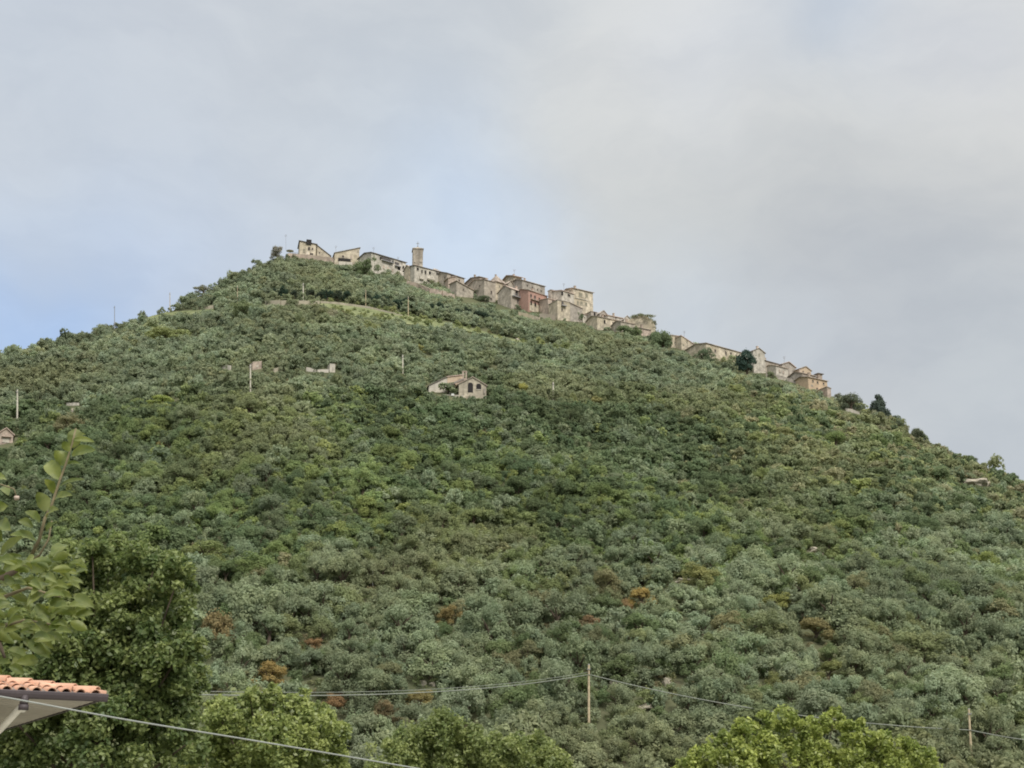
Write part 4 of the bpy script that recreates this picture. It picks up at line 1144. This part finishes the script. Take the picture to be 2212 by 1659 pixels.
for i in range(5200):
    ty = random.choice([random.uniform(188, 300), random.uniform(188, 560)])
    tx = random.uniform(-0.38, 0.38) * ty
    D, zr = ridge(tx / ty)
    if ty > D - 2: continue
    tz = terrain(tx, ty)
    px, py = pix(tx, ty, tz)
    if px < -100 or px > 2300: continue
    if 690 < px < 1240 and 650 < py < 775 and random.random() < 0.6: continue
    s = ty / F
    r, hk = random.uniform(0.5, 1.15), random.uniform(0.6, 1.1)
    if any(((tx - fx) * math.cos(th) + (ty - fy) * math.sin(th)) ** 2 < (wr / 2 + 0.5) ** 2 and (-(tx - fx) * math.sin(th) + (ty - fy) * math.cos(th)) ** 2 < (wl / 2 + 0.5) ** 2 for fx, fy, wr, wl, th in FOOT): continue
    wpx, top = r * 0.85 / s, py - r * hk * 1.7 / s
    if any(ty < dep and px + wpx > x0 and px - wpx < x1 and top < y1 and py > y0 for (x0, y0, x1, y1, dep) in CLEAR): continue
    Q, C = random.choice(LOD['oak'][1])
    a = random.uniform(0, 6.283)
    rot = np.array([[math.cos(a), math.sin(a), 0], [-math.sin(a), math.cos(a), 0], [0, 0, 1]])
    Vs.append((Q[::2] @ rot) * np.array([r, r, r * hk]) + np.array([tx, ty, tz - 0.1]))
    Cs.append(C[::2] * np.array(random.choice([(0.10, 0.12, 0.065), (0.12, 0.13, 0.075), (0.085, 0.105, 0.055), (0.14, 0.13, 0.085)])))
o = bpy.data.objects.new('undergrowth', quads_mesh('undergrowth', np.concatenate(Vs), np.concatenate(Cs), 'leaf'))
o.color = (1, 1, 1, 1)
col.objects.link(o)
tag(o, 'low scrub and tall grass filling the gaps between the hillside trees', kind='stuff')
print('TREES', len(trees), 'alone', len(alone), 'hedge', hn)

# ------------------------------------------------------------------ the near trees
def lump_tree(name, label, d, lumps, leaf, palette, base, density=1.0, seed=1, cat='tree', depth=0.8):
    """broadleaf tree whose crown is grown round lumps (photo x, y, radius); limbs run from the trunk into every lump"""
    rg = np.random.default_rng(seed)
    s = d / F
    bp = at(base, 1200, d); bp.z = terrain(bp.x, bp.y)
    root = empty(name, bp, label, cat)
    Vs, Cs = [], []
    ctr = []
    for (px, py, rp) in lumps:
        dd = d + rg.uniform(-depth, depth) * 1.6
        c = np.array(at(px, py, dd)); Rr = rp * s
        ctr.append((c, Rr))
    for (c, Rr) in ctr:
        ns = int(26 * max(1.0, Rr / 0.9))
        sd = sphere_dirs(ns, rg, -0.8)
        sc = c + sd * Rr * rg.uniform(0.55, 0.95, (len(sd), 1))
        sr = Rr * rg.uniform(0.2, 0.36, len(sd))
        n = int(density * 2.6 * 4 * math.pi * Rr * Rr / (leaf * leaf * 1.25))
        k = rg.integers(0, len(sd), n)
        q = sphere_dirs(n, rg, -0.75); k = k[:len(q)]
        p = sc[k] + q * (sr[k] * rg.uniform(0.5, 1.12, len(k)))[:, None]
        nr = unit(q * 0.55 + rg.normal(size=q.shape) * 0.6 + np.array([0, -0.1, 0.35]))
        Vs.append(leaf_quads(p, nr, leaf, rg, 0.55))
        ct = rg.uniform(0.0, 1.0, len(sd))
        f = np.clip(ct[k] * 0.6 + rg.uniform(0, 0.4, len(k)), 0, 1)[:, None]
        col_ = np.array(palette[0]) * (1 - f) + np.array(palette[1]) * f
        Cs.append(col_ * rg.uniform(0.75, 1.2, (len(k), 1)))
    V = np.concatenate(Vs) - np.array(bp)
    o = bpy.data.objects.new('crown', quads_mesh('crown', V, np.concatenate(Cs), 'leaf_near'))
    o.parent = root
    col.objects.link(o)
    m = MB()
    top = Vector(np.mean([c for c, _ in ctr], 0))
    mid = bp.lerp(top, 0.55)
    m.tube([bp - Vector((0, 0, 0.3)), bp.lerp(mid, 0.5) + Vector((0.1, 0, 0)), mid, top], 0.28, 0.09, 10)
    for c, Rr in ctr:
        c = Vector(c)
        st = mid.lerp(top, 0.3 * random.random())
        m.tube([st, st.lerp(c, 0.5) + Vector((0, 0.25 * Rr, 0.15 * Rr)), c], 0.07, 0.02, 6)
    m.build('trunk', 'bark', root)
    return root, len(V)
r1 = lump_tree('broadleaf_tree', 'large dark green leafy tree filling the lower left corner behind the tiled roof', 45,
     [(180, 1310, 72), (255, 1325, 82), (200, 1420, 85), (300, 1395, 82), (150, 1430, 72), (290, 1530, 80), (190, 1540, 80), (380, 1262, 52), (395, 1400, 50), (405, 1480, 52), (300, 1198, 38), (200, 1202, 42), (330, 1235, 70), (235, 1225, 75), (140, 1245, 75), (365, 1330, 58), (285, 1340, 85), (165, 1370, 95), (60, 1390, 90), (345, 1440, 75), (250, 1460, 95), (130, 1490, 95),
      (340, 1550, 90), (235, 1590, 100), (110, 1620, 90), (20, 1590, 90), (400, 1610, 55), (330, 1660, 80), (390, 1500, 55), (-40, 1480, 80)],
     0.085, ((0.052, 0.088, 0.034), (0.165, 0.2, 0.08)), 220, 0.8, 5)
r2 = lump_tree('broadleaf_tree', 'light green leafy tree at bottom edge right of the dark tree', 72,
     [(468, 1532, 28), (540, 1508, 26), (592, 1502, 24), (652, 1514, 27), (694, 1548, 30), (728, 1584, 28), (560, 1560, 48), (630, 1550, 46), (510, 1600, 70), (600, 1620, 80), (680, 1590, 55), (700, 1650, 60), (480, 1560, 45), (560, 1680, 80), (450, 1650, 60)],
     0.11, ((0.085, 0.125, 0.045), (0.235, 0.275, 0.105)), 580, 0.8, 6)
r3 = lump_tree('broadleaf_tree', 'mid green leafy tree at the bottom edge left of the lower pole', 95,
     [(960, 1585, 50), (900, 1620, 60), (1010, 1620, 55), (840, 1650, 55), (1090, 1640, 60), (960, 1670, 70), (1180, 1670, 55), (1160, 1625, 40)],
     0.13, ((0.075, 0.11, 0.042), (0.19, 0.225, 0.09)), 980, 0.8, 7)
r4 = lump_tree('broadleaf_tree', 'bright yellow-green leafy tree at the bottom edge on the right', 85,
     [(1605, 1585, 32), (1650, 1562, 28), (1700, 1558, 30), (1748, 1576, 32), (1800, 1558, 30), (1842, 1584, 32), (1900, 1604, 34), (1952, 1622, 34), (2000, 1645, 34), (1560, 1612, 34), (1522, 1638, 34), (1492, 1668, 34), (1600, 1645, 46), (1680, 1622, 46), (1765, 1630, 48), (1850, 1645, 46), (1930, 1670, 46), (1640, 1690, 56), (1760, 1695, 58), (1880, 1700, 56)],
     0.12, ((0.09, 0.13, 0.036), (0.275, 0.32, 0.10)), 1740, 0.8, 8)
r5 = lump_tree('olive_tree', 'grey-green leafy tree at the bottom edge between the two green trees', 120,
     [(760, 1610, 36), (790, 1650, 45), (730, 1650, 30)], 0.10, ((0.11, 0.14, 0.10), (0.19, 0.22, 0.16)), 765, 0.8, 9)
print('NEAR', r1[1], r2[1], r3[1], r4[1], r5[1])

# --- leafy fruit tree branch close to the camera
def near_leaf(m, base, tip, w, fold=0.35, bend=0.12, face=None):
    base, tip = Vector(base), Vector(tip)
    ax = tip - base
    L = ax.length
    nrm = face or Vector((random.uniform(-1, 1), -1, random.uniform(-0.3, 1.3)))
    side = ax.cross(nrm).normalized()
    up = side.cross(ax).normalized()
    if up.z < 0: up = -up
    vs, fs = [], []
    n = 9
    for i in range(n):
        t = i / (n - 1)
        ww = w * (math.sin(math.pi * min(1, t * 0.93 + 0.05)) ** 0.8) * (1 if t < 0.96 else 0.2)
        c = base + ax * t - Vector((0, 0, bend * L * t * t)) + up * (0.10 * L * math.sin(math.pi * t))
        wob = 0.06 * w * math.sin(t * 17 + base.x * 40)
        for q in (-1, -0.5, 0, 0.5, 1):
            vs.append(c + side * (ww * q / 2) + up * (abs(q) * ww * 0.5 * fold + wob * q))
    for i in range(n - 1):
        for j in range(4):
            a = i * 5 + j
            fs.append((a, a + 1, a + 6, a + 5))
    m.add(vs, fs)
def leaf_face_material(name, c1, c2):
    m, nt, out = mat_new(name)
    g = N(nt, 'ShaderNodeNewGeometry')
    n1 = N(nt, 'ShaderNodeTexNoise', i_Scale=14.0, i_Detail=4.0)
    nt.links.new(g.outputs['Position'], n1.inputs['Vector'])
    c = mixc(nt, ramp(nt, n1.outputs[0], 0.3, 0.7), c1, c2)
    c = mixc(nt, g.outputs['Random Per Island'], c, mixc(nt, 1.0, c, (0.72, 0.72, 0.75, 1), 'MULTIPLY'))
    p = N(nt, 'ShaderNodeBsdfPrincipled', i_Roughness=0.45)
    p.inputs['Specular IOR Level'].default_value = 0.35
    nt.links.new(c, p.inputs['Base Color'])
    t = N(nt, 'ShaderNodeBsdfTranslucent')
    nt.links.new(mixc(nt, 1.0, c, (1.3, 1.3, 0.5, 1), 'MULTIPLY'), t.inputs[0])
    mx = N(nt, 'ShaderNodeMixShader'); mx.inputs[0].default_value = 0.35
    nt.links.new(p.outputs[0], mx.inputs[1]); nt.links.new(t.outputs[0], mx.inputs[2])
    nt.links.new(mx.outputs[0], out.inputs[0])
    return m
M['fruit_leaf'] = leaf_face_material('fruit_tree_leaf', (0.125, 0.17, 0.05, 1), (0.25, 0.285, 0.095, 1))
M['twig'] = surface('twig_bark', (0.24, 0.20, 0.12, 1), 20.0, 0.3, 0.8)
ND = 6.0
fb = Vector((at(-230, 1300, 6.3).x, 6.3, 0)); fb.z = terrain(fb.x, fb.y)
fr_root = empty('fruit_tree', fb, 'leafy fruit tree branch with large green leaves rising at the left edge', 'tree')
stem = [at(85, 1165, ND), at(97, 1120, ND), (at(112, 1090, ND)), at(130, 1035, ND), at(143, 1000, ND), at(156, 958, ND), at(164, 925, ND)]
fork = at(60, 1215, ND + 0.05)
m = MB()
m.tube([fb - Vector((0, 0, 0.3)), fb + Vector((0.1, 0, 2.5)), fb + Vector((0.15, -0.1, 5.2)), at(-150, 1330, 6.2), at(-60, 1285, 6.1)], 0.11, 0.03, 10)
m.tube([at(-60, 1285, 6.1), at(0, 1250, 6.05), fork], 0.03, 0.012, 8)
m.tube([at(-60, 1285, 6.1), at(-20, 1340, 6.0), at(10, 1420, 5.9)], 0.02, 0.006, 8)
m.tube([at(-60, 1285, 6.1), at(-55, 1150, 6.0), at(-25, 1040, 5.9)], 0.02, 0.006, 8)
m.build('trunk', 'bark', fr_root, True)
m = MB()
m.tube([fork] + stem, 0.008, 0.003, 8)
m.tube([fork, at(85, 1200, ND), at(105, 1165, ND), at(112, 1125, ND)], 0.006, 0.003, 6)
m.tube([at(-20, 1300, 6), at(60, 1270, 5.95), at(130, 1290, 5.9)], 0.009, 0.004, 6)
m.tube([at(-20, 1360, 6), at(50, 1340, 5.95), at(120, 1350, 5.9)], 0.009, 0.004, 6)
m.build('branch', 'twig', fr_root, True)
LV = [((156, 984), (208, 966), 20), ((158, 968), (166, 920), 26), ((142, 1004), (118, 968), 26), ((130, 1036), (104, 990), 27), ((114, 1066), (98, 1030), 18),
      ((113, 1088), (158, 1062), 20), ((100, 1104), (80, 1056), 24), ((102, 1116), (128, 1094), 17), ((130, 1050), (184, 1028), 8), ((144, 1004), (174, 998), 8),
      ((86, 1128), (54, 1100), 18), ((78, 1170), (22, 1148), 20), ((48, 1160), (0, 1194), 18), ((8, 1232), (58, 1208), 22), ((146, 1178), (112, 1196), 26),
      ((-8, 1034), (12, 1030), 16), ((-5, 1058), (20, 1062), 22), ((-5, 1102), (18, 1090), 22), ((-5, 1135), (24, 1140), 26), ((4, 1170), (-6, 1140), 18),
      ((8, 1262), (36, 1252), 22), ((158, 950), (205, 950), 10), ((160, 952), (186, 934), 12), ((150, 975), (137, 950), 14), ((100, 1150), (120, 1125), 14), ((70, 1140), (40, 1120), 16)]
m = MB()
for b_, t_, w in LV:
    dd = ND + random.uniform(-0.12, 0.12)
    near_leaf(m, at(*b_, dd), at(t_[0], t_[1], dd - random.uniform(-0.05, 0.1)), w * 1.3 * ND / F, random.uniform(0.2, 0.6), face=Vector((random.uniform(-.4, .4), -1, random.uniform(0.1, 0.7))))
for i in range(170):
    px, py = random.uniform(-40, 165), random.uniform(1195, 1440)
    if px > 165 - max(0, (py - 1340)) * 1.3: continue
    dd = ND + random.uniform(-0.4, 0.4)
    a = random.uniform(-0.9, 0.9) + (0 if random.random() < 0.75 else math.pi)
    L = random.uniform(26, 52)
    near_leaf(m, at(px, py, dd), at(px + math.cos(a) * L, py + math.sin(a) * L * 0.7, dd + random.uniform(-0.08, 0.08)), L * random.uniform(0.36, 0.56) * ND / F, random.uniform(0.3, 1.0))
m.build('leaves', 'fruit_leaf', fr_root, True)
m = MB()
m.tube([at(132, 0, 1) * 0 + at(36, 1072, ND), at(36, 1079, ND)], 0.011, 0.011, 8); m.build('fruit', 'roof_pink', fr_root, True)
m = MB(); m.tube([at(-40, 1052, 5.93), at(0, 1046, 5.97), at(30, 1056, ND), at(36, 1073, ND)], 0.004, 0.002, 6); m.build('fruit_stalk', 'twig', fr_root, True)

# ------------------------------------------------------------------ the tiled roof corner at lower left
def tile_material():
    m, nt, out = mat_new('terracotta_tile')
    g = N(nt, 'ShaderNodeNewGeometry')
    tc = N(nt, 'ShaderNodeTexCoord')
    n1 = N(nt, 'ShaderNodeTexNoise', i_Scale=7.0, i_Detail=6.0, i_Roughness=0.7)
    nt.links.new(tc.outputs['Object'], n1.inputs['Vector'])
    c = mixc(nt, g.outputs['Random Per Island'], (0.52, 0.26, 0.165, 1), (0.70, 0.43, 0.30, 1))
    c = mixc(nt, ramp(nt, n1.outputs[0], 0.45, 0.75), c, (0.50, 0.33, 0.24, 1))
    n2 = N(nt, 'ShaderNodeTexNoise', i_Scale=22.0, i_Detail=5.0, i_Roughness=0.7)
    nt.links.new(tc.outputs['Object'], n2.inputs['Vector'])
    c = mixc(nt, ramp(nt, n2.outputs[0], 0.56, 0.72), c, (0.30, 0.27, 0.21, 1))
    p = N(nt, 'ShaderNodeBsdfPrincipled', i_Roughness=0.85)
    nt.links.new(c, p.inputs['Base Color'])
    nt.links.new(p.outputs[0], out.inputs[0])
    return m
M['tile'] = tile_material()
M['gutter'] = surface('brown_gutter_paint', (0.085, 0.07, 0.075, 1), 6.0, 0.2, 0.45)
M['soffit'] = surface('weathered_soffit_boards', (0.56, 0.53, 0.47, 1), 1.2, 0.3, 0.85, 0.0, (0.44, 0.41, 0.36, 1))
M['pipe'] = surface('white_pipe_paint', (0.86, 0.84, 0.77, 1), 5.0, 0.12, 0.5)
Cn = at(219, 1509, 20.0)
A = Vector((-0.877, -0.48, 0)); B = Vector((-0.48, 0.877, 0)); Z = Vector((0, 0, 1))
root = empty('tiled_house', Vector((Cn.x - 4, Cn.y + 2, terrain(Cn.x, Cn.y))), 'house corner with terracotta tiles, dark gutter and boarded soffit at lower left edge', 'house')
LA, LB, k = 7.0, 7.6, math.tan(R(10.5))
m = MB()
m.obox(Cn + A * 1.3 + B * 1.3 + Z * (root.location.z - Cn.z - 0.5), A * (LA - 1.3), B * (LB - 2.6), Z * (Cn.z - root.location.z + 0.5 - 0.02))
m.build('wall', 'cream', root)
m = MB()        # roof deck under the tiles
h_ = min(LA, LB) / 2
ap1, ap2 = Cn + A * h_ + B * h_ + Z * (h_ * k + 0.03), Cn + A * (LA) + B * h_ + Z * (h_ * k + 0.03)
e0, eA, eB, eAB = Cn + Z * 0.03, Cn + A * LA + Z * 0.03, Cn + B * LB + Z * 0.03, Cn + A * LA + B * LB + Z * 0.03
m.slab([e0, eA, ap2, ap1], 0.04); m.slab([eB, e0, ap1], 0.04); m.slab([eAB, eB, ap1, ap2], 0.04)
m.build('roof', 'roof_dark', root)
m = MB()        # soffit boards
w_ = 0.16
i = 0
while i * w_ < LB - 0.1:
    o_ = Cn + B * (i * w_ + 0.04) + A * 0.04 - Z * (0.02 + 0.004 * (i % 2))
    m.obox(o_, A * (LA - 0.1), B * (w_ - 0.008), Z * 0.025)
    i += 1
m.build('soffit', 'soffit', root)
def cover_tile(m, p, along, across, L, r0, r1, n=7):
    up = across.cross(along).normalized()
    if up.z < 0: up = -up
    vs = []
    for t, r in ((0, r0), (1, r1)):
        for rr in (r, r - 0.016):
            vs += [p + along * (L * t) + across * (math.cos(math.pi * j / (n - 1)) * rr) + up * (math.sin(math.pi * j / (n - 1)) * rr + 0.02 * (1 - t)) for j in range(n)]
    fs = []
    for j in range(n - 1):
        fs += [(j, j + 1, 2 * n + j + 1, 2 * n + j), (n + j + 1, n + j, 3 * n + j, 3 * n + j + 1), (j + 1, j, n + j, n + j + 1), (2 * n + j, 2 * n + j + 1, 3 * n + j + 1, 3 * n + j)]
    m.add(vs, fs)
m = MB()
slA, slB = (B + Z * k).normalized(), (A + Z * k).normalized()
sp = 0.19
for plane, (e, f, sl, n) in enumerate(((A, B, slA, int(LA / sp)), (B, A, slB, int(LB / sp)))):
    for i in range(n):
        s0 = (i + 0.5) * sp
        j = 0
        q = -0.06
        while True:
            lim = s0 if plane == 0 else min(s0, LB - s0)
            if q > min(lim - 0.12, 3.4): break
            jit = random.uniform(-0.008, 0.008)
            p = Cn + e * (s0 + jit) + f * q + Z * (0.035 + q * k)
            cover_tile(m, p, sl, e, 0.44, 0.072, 0.058)
            q += 0.36
m.build('tiles', 'tile', root, True)
m = MB()
hd = (A + B + Z * k).normalized(); hx_ = (A - B).normalized()
for i in range(11):
    p = Cn + (A + B) * (0.05 + i * 0.245) + Z * (0.05 + (0.05 + i * 0.245) * k)
    cover_tile(m, p, hd, hx_, 0.44, 0.085, 0.07)
m.build('hip_tiles', 'tile', root, True)
m = MB()        # gutter: half-round channel with a rolled lip along the near eave
prof = [(-0.0, 0.05), (0.0, -0.025), (0.03, -0.045), (0.08, -0.05), (0.115, -0.03), (0.13, 0.01), (0.13, 0.045), (0.118, 0.055), (0.118, 0.045)]
out_ = -B
a0 = [Cn - A * 0.06 + out_ * p[0] + Z * p[1] for p in prof]
a1 = [Cn + A * LA + out_ * p[0] + Z * p[1] for p in prof]
n_ = len(prof)
m.add(a0 + a1, [(i, i + 1, n_ + i + 1, n_ + i) for i in range(n_ - 1)] + [tuple(range(n_))])
m.build('gutter', 'gutter', root)
m = MB()
m.obox(Cn - A * 0.02 + Z * -0.03, B * LB, A * 0.03, Z * 0.05); m.build('fascia', 'gutter', root)
po = at(53, 1505, 19.45)
m = MB(); m.tube([po + Z * 0.02, po - Z * 0.10], 0.055, 0.055, 12); m.tube([po - Z * 0.10, po - Z * 0.17], 0.066, 0.066, 12); m.build('pipe_collar', 'gutter', root, True)
m = MB(); m.tube([po - Z * 0.16, at(48, 1527, 19.5), at(40, 1533, 19.6), at(0, 1576, 20.2), at(-40, 1612, 20.45), at(-42, 1800, 20.45)], 0.046, 0.046, 12); m.build('downpipe', 'pipe', root, True)

# ------------------------------------------------------------------ sky and light
SUN_EL, SUN_AZ = R(42), R(150)        # azimuth measured from +Y (view direction) towards +X
sun = bpy.data.lights.new('sun', 'SUN')
sun.energy = 2.4
sun.angle = R(14)
sun.color = (1.0, 0.95, 0.86)
so = bpy.data.objects.new('sun', sun)
dirv = Vector((math.sin(SUN_AZ) * math.cos(SUN_EL), math.cos(SUN_AZ) * math.cos(SUN_EL), math.sin(SUN_EL)))
so.rotation_euler = dirv.to_track_quat('Z', 'Y').to_euler()
so.location = dirv * 500
col.objects.link(so)
world = bpy.data.worlds.new('World')
scene.world = world
world.use_nodes = True
nt = world.node_tree
nt.nodes.clear()
out = nt.nodes.new('ShaderNodeOutputWorld')
sky = nt.nodes.new('ShaderNodeTexSky')
sky.sky_type = 'NISHITA'
sky.sun_disc = False
sky.sun_elevation = SUN_EL
sky.sun_rotation = SUN_AZ
tc = nt.nodes.new('ShaderNodeTexCoord')
def vmath(op, a, b):
    n = nt.nodes.new('ShaderNodeVectorMath'); n.operation = op
    for i, v in enumerate((a, b)):
        if hasattr(v, 'is_linked'): nt.links.new(v, n.inputs[i])
        elif v is not None: n.inputs[i].default_value = v
    return n.outputs['Value'] if op == 'DOT_PRODUCT' else n.outputs[0]
def smath(op, a, b=None):
    n = nt.nodes.new('ShaderNodeMath'); n.operation = op
    for i, v in enumerate((a, b)):
        if v is None: continue
        if hasattr(v, 'is_linked'): nt.links.new(v, n.inputs[i])
        else: n.inputs[i].default_value = v
    return n.outputs[0]
dirn = tc.outputs['Generated']
nz = nt.nodes.new('ShaderNodeTexNoise'); nz.inputs['Scale'].default_value = 5.0; nz.inputs['Detail'].default_value = 5.0; nz.inputs['Roughness'].default_value = 0.55
nt.links.new(dirn, nz.inputs['Vector'])
off = vmath('MULTIPLY', vmath('SUBTRACT', nz.outputs['Color'], (0.5, 0.5, 0.5)), (0.13, 0.13, 0.13))
warp = vmath('NORMALIZE', vmath('ADD', dirn, off), None)
def pdir(px, py):
    a, t = ray(px, py)
    return Vector((a, 1, t)).normalized()
SKYC = srgb(202, 208, 215)
# cloud banks: (x, y, radius in photo units, colour, strength, edge)
BLOBS = [(60, 120, 330, srgb(203, 212, 224), 0.8, 1), (330, 60, 200, srgb(211, 216, 225), 0.6, 1), (250, 280, 300, srgb(196, 205, 217), 0.8, 1), (650, 200, 330, srgb(200, 206, 214), 0.7, 1),
         (750, 400, 260, srgb(202, 211, 221), 0.6, 1), (1000, 330, 240, srgb(200, 207, 215), 0.6, 1),
         (1850, 330, 560, srgb(215, 217, 216), 0.97, 2), (1560, 380, 300, srgb(211, 213, 212), 0.8, 1.5), (1480, 600, 220, srgb(197, 201, 203), 0.7, 1.5), (1900, 690, 300, srgb(183, 188, 194), 0.85, 1.5),
         (1580, 100, 210, srgb(214, 218, 224), 0.85, 1), (1870, 20, 140, srgb(193, 204, 219), 0.8, 1), (2120, 120, 150, srgb(211, 215, 224), 0.6, 1), (2180, 420, 200, srgb(203, 205, 207), 0.5, 1),
         (1960, 780, 240, srgb(184, 190, 199), 0.7, 1), (2180, 900, 240, srgb(192, 199, 206), 0.8, 1), (1500, 690, 130, srgb(202, 211, 222), 0.7, 1), (1700, 790, 110, srgb(196, 204, 214), 0.5, 1),
         (1000, 520, 200, srgb(202, 218, 239), 0.95, 1), (1170, 540, 120, srgb(205, 218, 234), 0.7, 1), (800, 470, 120, srgb(202, 214, 229), 0.5, 1),
         (380, 560, 200, srgb(196, 209, 228), 0.8, 1), (60, 700, 200, srgb(170, 197, 236), 1.0, 1.5), (250, 600, 120, srgb(192, 206, 228), 0.5, 1), (60, 560, 130, srgb(204, 212, 222), 0.6, 1)]
c = None
cur = SKYC
for (px, py, rad, cc_, amp, edge) in BLOBS:
    d_ = vmath('DOT_PRODUCT', warp, tuple(pdir(px, py)))
    kk = 1.0 / ((rad / F) ** 2)
    q_ = smath('MAXIMUM', smath('MULTIPLY', smath('SUBTRACT', 1.0, d_), kk * 1.6), 0.0)
    if edge != 1: q_ = smath('POWER', q_, edge)
    f = smath('MULTIPLY', smath('EXPONENT', smath('MULTIPLY', q_, -1.0)), amp)
    cur = mixc(nt, f, cur, cc_)
# soft cloud texture
n2 = nt.nodes.new('ShaderNodeTexNoise'); n2.inputs['Scale'].default_value = 9.0; n2.inputs['Detail'].default_value = 9.0; n2.inputs['Roughness'].default_value = 0.58
mp = nt.nodes.new('ShaderNodeMapping'); mp.inputs['Scale'].default_value = (1.0, 1.0, 2.2)
nt.links.new(warp, mp.inputs[0]); nt.links.new(mp.outputs[0], n2.inputs['Vector'])
tex = ramp(nt, n2.outputs[0], 0.3, 0.7)
cur = mixc(nt, 1.0, cur, mixc(nt, tex, (0.945, 0.95, 0.96, 1), (1.055, 1.048, 1.035, 1)), 'MULTIPLY')
# overcast sky is brighter towards the zenith, far above the frame
sep = nt.nodes.new('ShaderNodeSeparateXYZ'); nt.links.new(dirn, sep.inputs[0])
zen = nt.nodes.new('ShaderNodeMapRange'); zen.interpolation_type = 'SMOOTHSTEP'
nt.links.new(sep.outputs['Z'], zen.inputs[0])
zen.inputs[1].default_value, zen.inputs[2].default_value, zen.inputs[3].default_value, zen.inputs[4].default_value = 0.54, 0.95, 1.0, 3.5
low = nt.nodes.new('ShaderNodeMapRange'); nt.links.new(sep.outputs['Z'], low.inputs[0])
low.inputs[1].default_value, low.inputs[2].default_value, low.inputs[3].default_value, low.inputs[4].default_value = -0.05, 0.0, 0.25, 1.0
bgc = nt.nodes.new('ShaderNodeBackground')
cur = mixc(nt, 1.0, cur, (1.04, 1.035, 1.02, 1), 'MULTIPLY')
zf = nt.nodes.new('ShaderNodeMapRange'); zf.interpolation_type = 'SMOOTHSTEP'; nt.links.new(sep.outputs['Z'], zf.inputs[0]); zf.inputs[1].default_value, zf.inputs[2].default_value = 0.5, 0.8
cur = mixc(nt, zf.outputs[0], cur, (0.66, 0.635, 0.60, 1))
nt.links.new(cur, bgc.inputs[0]); nt.links.new(smath('MULTIPLY', zen.outputs[0], low.outputs[0]), bgc.inputs[1])
bgs = nt.nodes.new('ShaderNodeBackground'); nt.links.new(sky.outputs[0], bgs.inputs[0]); bgs.inputs[1].default_value = 0.10
ms = nt.nodes.new('ShaderNodeMixShader'); ms.inputs[0].default_value = 0.96
nt.links.new(bgs.outputs[0], ms.inputs[1]); nt.links.new(bgc.outputs[0], ms.inputs[2])
nt.links.new(ms.outputs[0], out.inputs[0])
